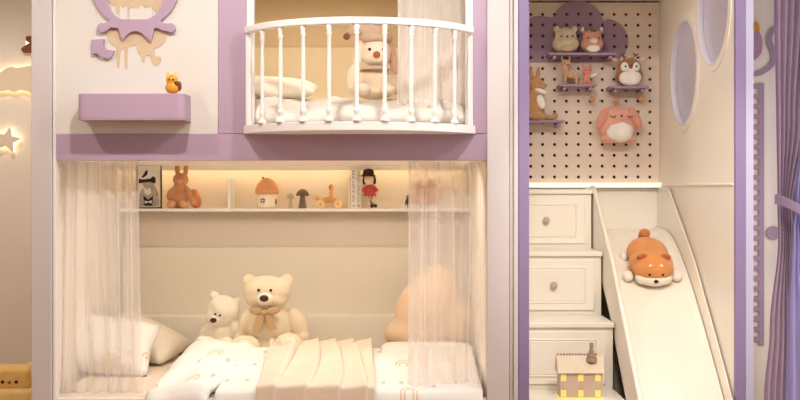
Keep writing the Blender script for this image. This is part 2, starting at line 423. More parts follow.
bm = nb(); box(bm, -1.645, .395, F+.05, LY-.004, .201, MT); obj('mattress_body', bm, SHEET, mt, bevel=.03, bseg=4)

def heightcloth(name, xs, ys, hf, m, label, cat, thick=.012, uvrot=0, parent=None, tuck=.0):
    """cloth surface over a grid with uv in metres, closed with solidify"""
    bm = nb(); uv = bm.loops.layers.uv.new('UVMap'); g = []
    for y in ys: g.append([bm.verts.new(hf(x, y)) for x in xs])
    for j in range(len(ys)-1):
        for i in range(len(xs)-1):
            f = bm.faces.new((g[j][i], g[j][i+1], g[j+1][i+1], g[j+1][i]))
            for lp, (a, b_) in zip(f.loops, ((i,j),(i+1,j),(i+1,j+1),(i,j+1))):
                a_, c_ = xs[a], ys[b_]
                lp[uv].uv = (a_*math.cos(uvrot)-c_*math.sin(uvrot), a_*math.sin(uvrot)+c_*math.cos(uvrot))
    o = obj(name, bm, m, parent, smooth=True, origin=(sum(xs)/len(xs), sum(ys)/len(ys), MT))
    md = o.modifiers.new('s', 'SOLIDIFY'); md.thickness = thick; md.offset = 1
    if label: tag(o, label, cat)
    return o
def lerp(a, b, t): return a+(b-a)*t
def sst(a, b, x):
    t = min(1, max(0, (x-a)/(b-a))); return t*t*(3-2*t)
def frange(a, b, n): return [a+(b-a)*i/n for i in range(n+1)]
def edge(t): return math.sqrt(max(0, 1-(1-min(1, max(0, t)))**2))
yA, yB_ = 5.29, 6.27
def nz3(x, y, s, k=0): return noise.noise(Vector((x*s+k, y*s, k*1.7)))
def duvet_h(x, y):
    """height of the main duvet over the mattress"""
    e = edge((yB_-y)/.10)
    base = .010+ e*(.012+.078*sst(5.3, 6.15, y))
    return base+.010*nz3(x, y, 5)*e*sst(5.3, 5.6, y)
def mainduvet(x, y):
    if y < F+.02:                       # hangs down the front
        t = (F+.02-y)
        return Vector((x, F+.02-.03*math.sin(min(t/.07,1)*1.57)-.0, MT+duvet_h(x, F+.02)-max(0,(t-.01))*1.6))
    z = MT+duvet_h(x, y)
    z += .018*math.sin(x*14+y*3)*sst(-.1, .1, x)*edge((yB_-y)/.2)*.5
    return Vector((x, y, z))
heightcloth('duvet', frange(-.86, .385, 110), frange(5.12, yB_, 100), mainduvet, PRINTD, 'white duvet printed with small beige rainbows spread over the lower bunk beneath the throw', 'duvet', .010)
def leftfold(x, y):                     # folded-over puffy left piece
    u = (x+1.18)/.40
    seam = -.745+(.135/.9)*(y-6.3)
    xx = lerp(-1.175, seam, u)
    e = edge(u/.28)*edge((1-u)/.18)*edge((yB_+.03-y)/.14)
    z = MT+.014+e*(.030+.095*sst(5.3, 6.1, y)+.014*nz3(x, y, 6, 2)+.01*math.sin(u*7+y*4))
    if y < F+.02: z -= (F+.02-y)*1.2
    return Vector((xx, max(y, F-.02), z))
heightcloth('folded_duvet', frange(-1.18, -.78, 50), frange(5.14, yB_+.03, 90), leftfold, PRINTD, 'puffy white rainbow-printed quilt folded over at the left of the lower bed', 'quilt', .008)
def throwf(x, y):
    u = (x+.70)/.57
    xx = lerp(lerp(-.665, -.705, sst(5.3, 6.3, y)), lerp(-.118, -.155, sst(5.3, 6.3, y)), u)
    w = u*4.6+.30*math.sin(y*2.6+u*4)+(y-5.8)*.04
    saw = (w % 1.0); kf = .35+.65*sst(5.3, 5.9, y)
    fold = .036*(saw**1.6 if saw < .94 else (1-saw)*15.0)*kf
    tuck = (.012-.012*sst(.0, .06, u)*sst(1.0, .94, u))
    base = duvet_h(xx, min(max(y, F+.02), yB_))+.018*math.sin(xx*14+y*3)*sst(-.1,.1,xx)*edge((yB_-y)/.2)*.5
    z = MT+base+.026+fold+.006*nz3(xx, y, 9, 4)
    yy = y
    if y > 6.14:                        # top roll
        t = (y-6.14)/.17; z = MT+base*0+.105+.026*math.sin(min(t,1)*2.6)+fold*.5; yy = 6.14+.14*t
        if t > .8: z -= (t-.8)*.28
    else: z = lerp(z, MT+.105+fold*.5, sst(6.02, 6.14, y))
    if y < F+.02:
        t = F+.02-y; yy = F-.012-fold*.4; z = z-max(0, t-.01)*1.6
    return Vector((xx, yy, z))
heightcloth('throw_blanket', frange(-.70, -.13, 120), frange(5.12, 6.33, 110), throwf, THROW, 'beige throw blanket lying in long pleats over the middle of the lower bed', 'blanket', .009)
def flat_sheet(x, y):
    e = edge((x+.10)/.05)*edge((.39-x)/.05)
    t = (y-6.0)/.33
    b = duvet_h(x, y)+.018*math.sin(x*14+y*3)*sst(-.1,.1,x)*edge((yB_-y)/.2)*.5
    return Vector((x, y+.012, MT+b+.008-.006+(.022+.010*math.sin(t*3.1+x*2))*edge(t/.3)*edge((1-t)/.3)*e+.004*nz3(x, y, 14)))
heightcloth('duvet_turndown', frange(-.10, .385, 50), frange(5.94, 6.265, 24), flat_sheet, COT, 'plain white turned-down band of bedding at the right of the throw', 'bed sheet', .008)

def pillow(name, c, size, rot, m, label, cat='pillow', puff=1.0, group=None, n=26):
    bm = nb(); uv = bm.loops.layers.uv.new('UVMap')
    w, h, t = size
    for side in (1, -1):
        g = []
        for j in range(n+1):
            row = []
            for i in range(n+1):
                u = -1+2*i/n; v = -1+2*j/n
                k = (max(0,1-abs(u)**3.2)*max(0,1-abs(v)**3.2))**.5
                pin = 1-.07*(1-k)*(1-abs(u*v))
                wr = .03*nz3(u, v, 2.2, side+5)*k
                row.append(bm.verts.new((u*w/2*pin, side*t/2*(k*puff+wr)*1.0, v*h/2*pin)))
            g.append(row)
        for j in range(n):
            for i in range(n):
                vs = (g[j][i], g[j][i+1], g[j+1][i+1], g[j+1][i])
                f = bm.faces.new(vs if side < 0 else vs[::-1])
                for lp in f.loops: lp[uv].uv = (lp.vert.co.x, lp.vert.co.z)
    bmesh.ops.remove_doubles(bm, verts=bm.verts, dist=1e-5)
    o = obj(name, bm, m, None, smooth=True, local=True)
    o.location = c; o.rotation_euler = [R(a) for a in rot]
    tag(o, label, cat, group)
    return o
pillow('pillow', (PX(102, 6.0), 6.02, MT+.150), (.54, .38, .17), (-54, 8, 4), PRINT, 'white pillow printed with beige rainbows behind the left sheer curtain')
pillow('pillow', (PX(148, 6.42)-.03, 6.42, MT+.135), (.46, .36, .15), (-80, 22, -14), mat('ivory_cotton', (246, 234, 214), .9, .03, 8, .4, 25, sheen=.2), 'ivory pillow lying tilted between the left curtain and the small teddy bear')

# big round beige cushion at the right end
pl = Pl(6.38)
g = thing('floor_cushion', pl.p(432, 352), 'big soft beige bean-shaped cushion at the right end of the lower bunk behind the curtain', 'cushion')
pl.blob('cushion_body', [(428,312,0,33,24,40,(0,20,0)),(434,295,4,24,18,32,(0,14,0)),(420,334,0,37,24,20),(452,325,0,26,22,28)], plush('beige_cushion', (236, 205, 168), .03), g, 2.0, 20)

# ================================================================== TEDDY BEARS
TED = plush('teddy_cream', (238, 220, 190)); TEDL = plush('teddy_pale', (246, 234, 212)); BOW = mat('bow_satin', (196, 164, 122), .5, .05, 12, .3, 40)
BY = 6.34
pl = Pl(BY)
g = thing('teddy_bear', pl.p(270, 353), 'large cream teddy bear with a tan bow sitting on the bed against the headboard', 'teddy bear', 'teddy bears')
pl.blob('body', [(270,328,0,25,17,25),(270,345,0,25,18,11),(267,292,-1,24,19,17),(267,298,-3,22,18,12),
                 (249,281,0,7,4,7),(286.5,281,0,7,4,7),(246,325,-2,9,9,18,(0,18,0)),(298,326,-2,10,9,20,(0,-22,0)),(304,338,-6,7,8,8),(240,338,-6,6,7,7)], TED, g, 1.0, 5)
pl.blob('leg', [(250,343,-18,13,15,10),(247,342,-29,12,6,10.5)], TED, g, 1.0, 5)
pl.blob('leg', [(290,341,-18,14,15,10.5),(292,340,-29,13,6,11)], TED, g, 1.0, 5)
pl.blob('snout', [(267,297,-19,9,6,6.5)], TEDL, g, .8, 3)
pl.dot('nose', 267, 296, -25, 4.6, BROWNN, g, rz=3.4, ry=2)
pl.dot('eye', 261, 288.5, -19.5, 1.5, BLACK, g); pl.dot('eye', 273, 288.5, -19.5, 1.5, BLACK, g)
bw = pl.blob('bow', [(259.5,309,-20,7,3,4,(0,12,0)),(275,309,-20,7,3,4,(0,-12,0)),(267,310,-22,2.8,2.8,3)], BOW, g, .5, 2)
bm = nb()
for pts in ([(266,311),(259,314),(255.5,328),(263,330),(267,316)], [(268,311),(273,313),(279.5,326),(272.5,329),(267.5,315)]):
    prism(bm, [(PX(a, BY), PZ(b, BY)) for a, b in pts], BY-23*pl.s, BY-20.5*pl.s)
obj('bow_tail', bm, BOW, g, bevel=.003)
pl.dot('foot_pad', 292, 339.5, -34, 8.0, TEDL, g, rz=7, ry=2)
pl.dot('foot_pad', 247, 341.5, -34, 7, TEDL, g, rz=6, ry=2)

pl = Pl(6.33)
g = thing('teddy_bear', pl.p(222, 350), 'small pale teddy bear with its head tilted leaning beside the large teddy', 'teddy bear', 'teddy bears')
pl.blob('body', [(221,336,0,14,11,15),(224,310,-1,16,13,15,(0,15,0)),(219,316,-4,12,9.5,10),(214,295.5,0,4.8,3,4.8),(237,302,0,4,3,5.4),
                 (206,333,-2,6,6,13,(0,24,0)),(236,330,-2,6,6,13,(0,-18,0))], TEDL, g, .8, 5)
pl.blob('leg', [(209,341,-12,9,11,6.5),(206,340,-19,8,4,7)], TEDL, g, .8, 4)
pl.blob('leg', [(228,342,-12,8.5,11,6.5),(229,341,-19,8,4,6.5)], TEDL, g, .8, 4)
pl.blob('snout', [(217,318,-12,5.5,4.5,4.5)], TEDL, g, .6, 3)
pl.dot('nose', 216, 318.5, -16, 3.4, BROWNN, g, rz=2.6, ry=1.6)
pl.dot('eye', 217.5, 312.5, -14, 1.1, BLACK, g); pl.dot('eye', 222, 314, -14, 1.1, BLACK, g)

# ================================================================== LOWER SHELF ITEMS
sY = SY+.08
def sp(px): return Vector((PX(px, sY), sY, shelf_z))
pl = Pl(sY); s_ = pl.s
bz = PZ(0, sY)
yb = HZ+(E-shelf_z)*FPX/sY      # pixel row of the shelf top at this depth
dyb = yb-208.8
def y_(v): return v+dyb
# framed picture
g = thing('framed_picture', sp(149), 'black framed picture of a cat in a hat on the lower bunk shelf', 'picture')
x0, x1, z0, z1 = PX(136, sY), PX(161.5, sY), shelf_z, PZ(y_(163.5), sY)
bm = nb(); t = .006
box(bm, x0, x0+t, sY, sY+.02, z0, z1); box(bm, x1-t, x1, sY, sY+.02, z0, z1); box(bm, x0+t, x1-t, sY, sY+.02, z0, z0+t); box(bm, x0+t, x1-t, sY, sY+.02, z1-t, z1)
obj('frame', bm, BLACK, g)
bm = nb(); box(bm, x0+t, x1-t, sY+.008, sY+.018, z0+t, z1-t); pr = obj('picture', bm, mat('photo_paper', (242, 232, 216), .5, .05), g)
INK = mat('ink_black', (38, 32, 30), .6, .2, 30); GREY = mat('ink_grey', (186, 174, 160), .6, .25, 40)
def pf(bm, l, d): prism(bm, [(PX(a, sY), PZ(y_(b), sY)) for a, b in l], sY+.008-d, sY+.0079)
bm = nb(); pf(bm, [(139,206),(139,196),(141,191),(144,188),(141,182),(152,181),(155,187),(158,193),(159,207),(139,207)], .0008); obj('cat_figure', bm, GREY, pr)
bm = nb(); pf(bm, [(138.5,184),(138.5,179),(142,180),(150,179),(153,176.5),(155.5,179),(155,184),(150,182.5),(143,183)], .0016)
obj('hat_brim', bm, INK, pr); bm = nb(); pf(bm, [(141,178),(143,175),(146,170.5),(147.5,171),(147,175),(143.5,178)], .0012); obj('hat_tip', bm, INK, pr); bm = nb(); pf(bm, [(143,196),(148,200),(153,196),(152,206),(144,206)], .0016); obj('coat', bm, INK, pr)
bm = nb(); pf(bm, [(144,188),(147,190),(150,188),(151,193),(147.5,196),(144,193)], .0022); obj('cat_face', bm, mat('ink_white', (236, 230, 220), .6, .05), pr); bm = nb(); pf(bm, [(144.5,201),(148,202),(151.5,200.5),(151.5,204),(148,203),(144.5,204)], .0022); obj('bow_tie', bm, mat('ink_white', (236, 230, 220), .6, .05), pr)

RUST = plush('rust_plush', (214, 150, 108)); RUSTL = plush('rust_light', (226, 168, 126))
g = thing('bunny_plush', pl.p(181, yb), 'rust brown long-eared bunny plush sitting on the lower bunk shelf', 'plush toy')
pl.blob('body', [(178.5,y_(200),0,10,7,9),(180,y_(190),0,7.5,6,8),(181,y_(180),-1,8,7,7),(171.5,y_(194),-3,3.5,4,7,(0,25,0)),(189,y_(193),-3,3.5,4,7,(0,-25,0))], RUST, g, .6, 4)
pl.blob('ear', [(177.3,y_(169.5),0,2.5,2,8.5,(0,-3,0))], RUST, g, .5, 2); pl.blob('ear', [(186,y_(169.5),0,2.5,2,8.5,(0,5,0))], RUST, g, .5, 2)
pl.blob('foot', [(173,y_(204.5),-8,4.5,5,4)], RUSTL, g, .6, 3); pl.blob('foot', [(185,y_(204.5),-8,4.5,5,4)], RUSTL, g, .6, 3)
pl.blob('muzzle', [(181.3,y_(182),-7,3,2,2.4)], RUSTL, g, .5, 2)
g = thing('small_plush', pl.p(194, yb), 'small rust plush leaning on the right side of the long-eared bunny', 'plush toy')
pl.blob('body', [(195,y_(201),2,6,6,8,(0,-12,0)),(193.5,y_(194),2,4,4,5)], plush('rust_plush_b', (214, 138, 86)), g, .6, 4)
pl.dot('belly', 193.5, y_(202), -3.2, 3.4, RUSTL, g, rz=4.5, ry=1.2)

# mushroom night lamp
g = thing('mushroom_house', pl.p(267, yb), 'little white round house with an orange mushroom roof on the shelf', 'toy house')
bm = nb(); lathe(bm, pl.p(267, yb), [(9*s_,0),(10.5*s_,2*s_),(11.2*s_,8*s_),(10.4*s_,13*s_),(8.5*s_,16*s_)], 28); obj('house_body', bm, mat('milk_glaze', (244, 228, 200), .4, .03, coat=.2), g, smooth=True)
bm = nb(); lathe(bm, pl.p(267, yb), [(9*s_,14.8*s_),(11.8*s_,15*s_),(11.8*s_,18*s_),(9.8*s_,24*s_),(6*s_,28.5*s_),(2*s_,30.5*s_),(0,30.8*s_)], 28); obj('roof', bm, mat('orange_roof', (228, 164, 110), .5, .06), g, smooth=True)
pl.dot('roof_knob', 263, y_(178.3), 0, 1.3, mat('rust_knob', (190, 90, 50), .5), g)
bm = nb(); lathe(bm, pl.p(264, y_(201)), [(2.5*s_, -11.2*s_), (2.3*s_, -11.9*s_)], 16, 'Y'); obj('window', bm, mat('window_dark', (80, 62, 48), .4), g)
bm = nb()
box(bm, PX(261.7,sY), PX(266.3,sY), sY-12.3*s_, sY-11.9*s_, PZ(y_(201.3),sY), PZ(y_(200.7),sY)); box(bm, PX(263.7,sY), PX(264.3,sY), sY-12.3*s_, sY-11.9*s_, PZ(y_(203.3),sY), PZ(y_(198.7),sY)); obj('window_bar', bm, WHITE, g)
pl.dot('door', 276.5, y_(202), -5.5, 1.3, mat('door_brown', (150, 100, 62), .6), g, rz=3.2, ry=1.5)

def mush(px, hpx, rc, cst, ccp, label):
    g = thing('mushroom_ornament', pl.p(px, yb), label, 'ornament', 'mushroom ornaments on the shelf')
    bm = nb(); lathe(bm, pl.p(px, yb), [(rc*.62*s_,0),(rc*.6*s_,1*s_),(rc*.42*s_,hpx*.45*s_),(rc*.32*s_,hpx*.72*s_)], 20); obj('stem', bm, cst, g, smooth=True)
    bm = nb(); lathe(bm, pl.p(px, yb), [(rc*.3*s_,hpx*.66*s_),(rc*.95*s_,hpx*.64*s_),(rc*s_,hpx*.7*s_),(rc*.8*s_,hpx*.86*s_),(rc*.4*s_,hpx*.97*s_),(0,hpx*s_)], 24); obj('cap', bm, ccp, g, smooth=True)
mush(290.5, 15.5, 3.6, mat('pale_stem', (206, 186, 158), .6), mat('pale_cap', (188, 176, 144), .6), 'small pale grey-green mushroom ornament left of the dark one on the shelf')
mush(302.5, 19.5, 6.6, mat('grey_stem', (132, 108, 98), .6, .1, 30), mat('grey_cap', (118, 96, 88), .6, .12, 30), 'dark grey-brown mushroom ornament on the shelf')

# wooden pull toy: giraffe / dog on wheels
WOOD = mat('toy_wood', (226, 164, 96), .5, .12, 25); WOODL = mat('toy_wood_light', (242, 208, 150), .5, .1, 25)
g = thing('pull_toy', pl.p(329, yb), 'small wooden animal pull toy on wheels standing on the shelf', 'toy')
pl.blob('animal_body', [(329,y_(200.5),0,8,3,3.2),(331,y_(195),0,1.8,1.8,6,(0,6,0)),(331,y_(188),0,2.6,2.2,3.6),(317.5,y_(199),0,2,1.5,3,(0,-30,0))], WOOD, g, .5, 2)
for wx in (321, 338.5):
    for d in (-4.5, 4.5):
        bm = nb(); lathe(bm, pl.p(wx, y_(204.4), d), [(4.1*s_,-.8*s_),(4.4*s_,-.4*s_),(4.4*s_,.4*s_),(4.1*s_,.8*s_)], 22, 'Y'); w = obj('wheel', bm, WOODL, g)
        bm = nb(); lathe(bm, pl.p(wx, y_(204.4), d), [(1.3*s_,-1.1*s_),(1.3*s_,1.1*s_)], 12, 'Y'); obj('hub', bm, WOOD, w)
bm = nb(); 
for wx in (321, 338.5): cyl(bm, pl.p(wx, y_(204.4), -4), pl.p(wx, y_(204.4), 4), .7*s_)
obj('axle', bm, WOOD, g)
pl.dot('eye', 330.5, y_(187.5), -2.4, .8, BLACK, g)

# books
BW = mat('book_white', (240, 232, 218), .6, .02); BTXT = mat('book_ink', (96, 84, 78), .7)
def book(px0, px1, ty, label, spine, depth=.10, cov=BW):
    g = thing('book', pl.p((px0+px1)/2, yb), label, 'book', 'upright white books on the shelf')
    x0, x1 = PX(px0, sY)+.0004, PX(px1, sY)-.0004; zt = PZ(y_(ty), sY)
    bm = nb(); box(bm, x0, x1, sY-.02, sY-.0175, shelf_z, zt); box(bm, x0, x0+.0018, sY-.0175, sY+depth-.02, shelf_z, zt); box(bm, x1-.0018, x1, sY-.0175, sY+depth-.02, shelf_z, zt); obj('cover', bm, cov, g)
    bm = nb(); box(bm, x0+.0019, x1-.0019, sY-.0174, sY+depth-.024, shelf_z+.002, zt-.003); obj('pages', bm, mat('paper', (232, 218, 190), .9, .05, 90), g)
    if spine:
        bm = nb(); rr = random.Random(int(px0)); z = zt-.014; w = x1-x0
        while z > shelf_z+.04:
            hh = rr.choice((.008, .011, .006)); xa = x0+w*.28; xb = x1-w*.28
            k = rr.randrange(3)
            if k != 2: box(bm, xa, xb, sY-.0206, sY-.0200, z-.002, z)
            if k != 1: box(bm, xa, xa+w*.14, sY-.0206, sY-.0200, z-hh, z)
            box(bm, xa, xb, sY-.0206, sY-.0200, z-hh, z-hh+.002)
            z -= hh+.005
        lathe(bm, ((x0+x1)/2, sY-.0203, shelf_z+.016), [(.0045,-.0003),(.0045,.0003)], 14, 'Y')
        obj('spine_print', bm, BTXT, g)
book(348.3, 350.6, 178, 'thin plain ivory book, leftmost and lowest of the upright white books', False, cov=mat('book_ivory', (236, 216, 184), .6, .02))
book(350.8, 357.2, 168.5, 'thick white book with dark printing down the spine, middle of the upright books', True)
book(357.4, 361.0, 169.5, 'narrow white book with faint spine printing, right next to the doll', True, cov=mat('book_grey', (226, 216, 204), .6, .02))

# doll in a red dress
SKIN = mat('doll_skin', (240, 200, 170), .7, .03); RED = mat('red_dress', (190, 78, 78), .8, .08, 20, .5, 60); HAT = mat('doll_hat', (72, 38, 36), .8, .1, 20, .4, 80)
g = thing('doll', pl.p(370, yb), 'rag doll in a red dress and dark bowler hat leaning beside the books', 'doll')
pl.blob('body', [(369,y_(180),-2,5.5,5,5.8),(369.5,y_(187),-1,2,2,3),(370,y_(191),-1,3.2,2.6,5),(368.5,y_(201),-1,1.2,1.3,5,(0,-18,0)),(371,y_(200),-2,1.2,1.3,5.5,(0,-12,0)),(364.5,y_(190),-1,1.1,1.2,4.5,(0,20,0)),(376,y_(189.5),-1,1.1,1.2,4.5,(0,-35,0))], SKIN, g, .45, 2)
bm = nb(); lathe(bm, pl.p(370, y_(196.5), -1), [(6.8*s_,0),(6.4*s_,1.2*s_),(4.4*s_,6*s_),(3.3*s_,11*s_),(1.8*s_,12.5*s_)], 20); obj('dress', bm, RED, g, smooth=True)
bm = nb(); cyl(bm, pl.p(366.5,y_(186.5),-1), pl.p(363.3,y_(192),-2), 1.5*s_, 2.1*s_, 10); cyl(bm, pl.p(373,y_(186.5),-1), pl.p(377,y_(191.5),-2), 1.5*s_, 2.1*s_, 10); obj('sleeve', bm, RED, g)
pl.blob('hair', [(364.5,y_(180.5),-1,2,3.5,5),(374.5,y_(181),-1,1.8,3.5,4.2),(369,y_(179),3,6.3,4,6)], BLACK, g, .5, 2)
bm = nb(); lathe(bm, pl.p(368.5, y_(177), -2), [(7.6*s_,0),(7.8*s_,.6*s_),(7.4*s_,1.2*s_),(5.8*s_,1.6*s_),(5.6*s_,4.2*s_),(4.6*s_,6.6*s_),(2*s_,7.8*s_),(0,7.9*s_)], 22); obj('hat', bm, HAT, g, smooth=True)
for bx, by in ((372,y_(206.6)),(375.5,y_(206.3))): pl.dot('shoe', bx, by, -3, 1.9, BLACK, g, rz=1.8, ry=3)
bm = nb(); tube(bm, [pl.p(369,y_(196),-1), pl.p(370.5,y_(201),-1), pl.p(373.5,y_(206),-2)], 1.0*s_, 8); tube(bm, [pl.p(372,y_(196),-2), pl.p(370.5,y_(201),-2.5), pl.p(372,y_(205.5),-3)], 1.0*s_, 8); obj('stockings', bm, mat('stocking_grey', (140,110,100), .8, .1), g, smooth=True)

# little wooden fence set with coral plant behind right curtain
g = thing('toy_picket_fence', pl.p(418, yb), 'tiny white toy picket fence with small figures on the shelf behind the right curtain', 'toy')
bm = nb()
for i in range(15): box(bm, PX(401+i*2.4,sY), PX(402.2+i*2.4,sY), sY-.03, sY-.026, shelf_z, shelf_z+.026)
obj('pickets', bm, WHITE, g); bm = nb(); box(bm, PX(400.5,sY), PX(436.5,sY), sY-.026, sY-.023, shelf_z+.009, shelf_z+.014); obj('fence_rail', bm, WHITE, g)
g = thing('peach_plush', pl.p(424, yb), 'soft peach plush with upright ears on the shelf behind the right curtain', 'plush toy')
pl.blob('body', [(424,y_(198),2,12,8,10),(419,y_(188),2,5,4,7,(0,-8,0)),(430,y_(187),2,5,4,8,(0,8,0))], plush('peach_plush', (232, 168, 130)), g, .7, 5)
pl.dot('eye', 421, y_(195), -6.2, .8, BLACK, g); pl.dot('eye', 428, y_(195), -6.2, .8, BLACK, g)
g = thing('brown_figurine', pl.p(407.5, yb, -1), 'tiny dark brown figurine beside the toy picket fence', 'figurine')
pl.blob('body', [(407.5,y_(203.5),-1,2.6,2.4,5),(408,y_(197.5),-1,2,2,2)], mat('dark_brown_fig', (96, 60, 44), .6), g, .4, 2)
pl.dot('eye', 407.2, y_(197.6), -3, .4, WHITE, g)

# ================================================================== UPPER BUNK THINGS
UZ = fz(128)+.001
um = thing('upper_mattress', (-.6, 6.1, UZ), 'white mattress on the upper bunk behind the balcony', 'mattress')
bm = nb(); box(bm, -1.6, .37, F+.20, B-.06, UZ, UZ+.085); obj('mattress_body', bm, COT, um, bevel=.03, bseg=4)
# front quilt on the upper bunk
def upq(x, y):
    u = (y-(F+.05))/1.0
    z = UZ+.02+.118*edge(u/.22)+.026*nz3(x+.5*y, y*.5, 5, 9)+.018*nz3(x*.6+y, y-x, 9, 3)+.010*nz3(x+y, y, 22, 5)
    if u < .02: z = UZ+.006
    return Vector((x, y+.02*nz3(x, 0, 6, 2), z))
o = heightcloth('upper_quilt', frange(-1.2, .36, 120), [F+.05+.002*i for i in range(8)]+frange(F+.07, F+1.05, 60), upq, prt('faint_print', (234, 226, 214), 4.5, 1.0, 8), 'puffy cream-white quilt spread along the front of the upper bunk', 'quilt', .008)
pillow('pillow', (PX(270, 5.62), 5.66, UZ+.220), (.46, .30, .10), (-80, 3, 2), mat('cream_cotton', (246, 232, 208), .9, .03, 8, .4, 25, sheen=.2), 'cream pillow lying at the left of the upper bunk behind the balusters')

# bunny with nightcap
UBY = 5.66
pl = Pl(UBY)
BUN = plush('bunny_beige', (232, 206, 176)); CAP = mat('nightcap_cloth', (206, 176, 150), .85, .05, 14, .4, 50); EARI = plush('ear_inner', (222, 176, 146))
g = thing('bunny_plush', pl.p(372, 100), 'large beige long-eared plush in a pompom nightcap sitting on the upper bunk', 'plush toy')
BUNF = plush('bunny_face', (244, 224, 200)); BUNE = plush('bunny_ear', (242, 220, 188))
pl.blob('body', [(375,82,0,16,14,17),(375,92,-2,19,16,8),(358,83,-3,6,7,13,(0,20,0)),(393,84,-3,7,7,12,(0,-28,0))], BUN, g, .9, 5)
pl.blob('head', [(376.5,52,-3,15,13,14),(376.5,58,-5,14,11,9)], BUNF, g, .9, 5)
pl.blob('muzzle', [(377,59,-15,7.5,4,5.5)], BUNF, g, .7, 3)
pl.blob('foot', [(363,91,-18,8,9,6)], BUNF, g, .8, 4); pl.blob('foot', [(388,91,-18,8,9,6)], BUNF, g, .8, 4)
pl.blob('ear', [(359,58,-4,5,3.5,21,(0,12,0)),(353,78,-5,6,3.5,13,(0,8,0))], BUNE, g, .8, 4)
pl.blob('ear', [(391,54,-1,5,3.5,17,(0,-14,0)),(395,66,-1,5,3.5,9,(0,-8,0))], EARI, g, .8, 4)
pl.blob('nightcap', [(376,39,-2,17,15,6),(373,33,-2,13,11,7),(363,30,-2,11,8,5.5,(0,-15,0)),(353,31,-5,7,5,4.5,(0,-45,0))], CAP, g, .8, 5)
pl.dot('pompom', 347, 37.5, -7, 3.6, mat('pompom_brown', (140, 88, 66), .9, .2, 60, .8, 120), g)
pl.dot('nose', 377, 57, -19, 3.7, mat('nose_rust', (176, 104, 72), .8, .1), g, rz=3.6, ry=3)
pl.dot('eye', 370, 51, -15.2, 1.5, BLACK, g); pl.dot('eye', 383.5, 51, -15.0, 1.5, BLACK, g)
bm = nb(); lathe(bm, pl.p(375.5, 69.5, -3), [(10*s_,-1*s_),(13*s_,-1*s_),(11*s_,1.2*s_),(8*s_,2.5*s_)], 22); obj('collar', bm, CAP, g, smooth=True)
# small pink plush corner at right of the upper bunk, half behind the sheer
pillow('pillow', (PX(448, 5.9), 5.95, UZ+.27), (.36, .30, .12), (-18, -38, 0), mat('pink_beige_cotton', (238, 212, 190), .9, .03, 8, .4, 25, sheen=.2), 'pink-beige pillow propped at the right end of the upper bunk behind the sheer')

# ================================================================== STAIR AND SLIDE COMPARTMENT
XL, XR, XS = .56, 1.556, 1.098
tower = thing('slide_cabinet', ((XL+XR)/2, 6.1, 0), 'cream open cabinet with purple edges and oval portholes around the stairs and slide', 'cabinet')
bm = nb(); box(bm, fx(518.4), fx(529), F-.010, F+.09, 0, ZT); obj('front_edge', bm, PURPD, tower, bevel=.003)
bm = nb(); box(bm, fx(735), fx(745), F-.010, F+.02, 0, ZT); obj('front_edge', bm, PURPD, tower, bevel=.003)
bm = nb(); box(bm, fx(745)+.0005, fx(753), F-.010, F+.02, 0, ZT); obj('front_edge', bm, LAV, tower, bevel=.003)
bm = nb(); box(bm, .515, .53, F+.10, WY-.012, 0, ZT-.055); obj('side_panel', bm, CREAM, tower)
bm = nb(); box(bm, XR, fx(753), F+.0205, WY-.005, 0, ZT)
side = obj('side_panel', bm, CREAM, tower)
PANE = bpy.data.materials.new('milky_pane'); PANE.use_nodes = True
_n = PANE.node_tree.nodes; _l = PANE.node_tree.links; _n.clear()
_o = _n.new('ShaderNodeOutputMaterial'); _m = _n.new('ShaderNodeMixShader'); _t = _n.new('ShaderNodeBsdfTransparent'); _p = _n.new('ShaderNodeBsdfPrincipled')
_p.inputs['Base Color'].default_value = lin((226, 220, 224)); _p.inputs['Roughness'].default_value = .15; _m.inputs[0].default_value = .6
_t.inputs['Color'].default_value = lin((236, 232, 240)); _l.new(_t.outputs[0], _m.inputs[1]); _l.new(_p.outputs[0], _m.inputs[2]); _l.new(_m.outputs[0], _o.inputs[0])
cut = nb()
holes = ((6.25, E+.632, .295), (5.665, E+.895, .290))
for (hy, hz, hr) in holes: lathe(cut, (1.5, hy, hz), [(hr, 0), (hr, .3)], 56, 'X')
boolcut(side, cut)
for (hy, hz, hr) in holes:
    bm = nb(); rings = []
    for i in range(57):
        t = 2*math.pi*i/56
        rings.append([(x, hy+r*math.cos(t), hz+r*math.sin(t)) for x, r in ((XR+.001, hr-.001), (XR-.006, hr-.001), (XR-.006, hr+.028), (XR+.001, hr+.030))])
    ring_surface(bm, rings, cap=False); obj('porthole_trim', bm, CREAM, tower)
    bm = nb(); rings = []
    for i in range(57):
        t = 2*math.pi*i/56
        rings.append([(x, hy+r*math.cos(t), hz+r*math.sin(t)) for x, r in ((XR-.007, hr-.014), (XR-.007, hr-.0015), (fx(753)+.006, hr-.0015), (fx(753)+.006, hr-.014))])
    ring_surface(bm, rings, cap=False); obj('porthole_lining', bm, mat('lining_white', (226, 222, 232), .4, .01), tower)
    bm = nb(); lathe(bm, (0, hy, hz), [(hr-.0145, XR+.022), (hr-.0145, XR+.027)], 56, 'X'); obj('porthole_pane', bm, PANE, tower)
bm = nb(); box(bm, fx(529)+.0, XR-.001, F+.10, WY-.01, ZT-.05, ZT); obj('top_panel', bm, CREAM, tower)
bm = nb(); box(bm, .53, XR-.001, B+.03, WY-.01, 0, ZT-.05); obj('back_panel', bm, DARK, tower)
bm = nb(); box(bm, .53, XR-.001, B-.004, B+.029, .0, PZ(189, B)); obj('lower_back_panel', bm, CREAM, tower)
bm = nb(); box(bm, .535, XR-.001, B-.035, B+.0, E+.006, E+.031); obj('light_ledge', bm, mat('led_ledge', (255,240,215), .5, .01, emit=(255, 240, 218), estr=.7), tower, bevel=.002)
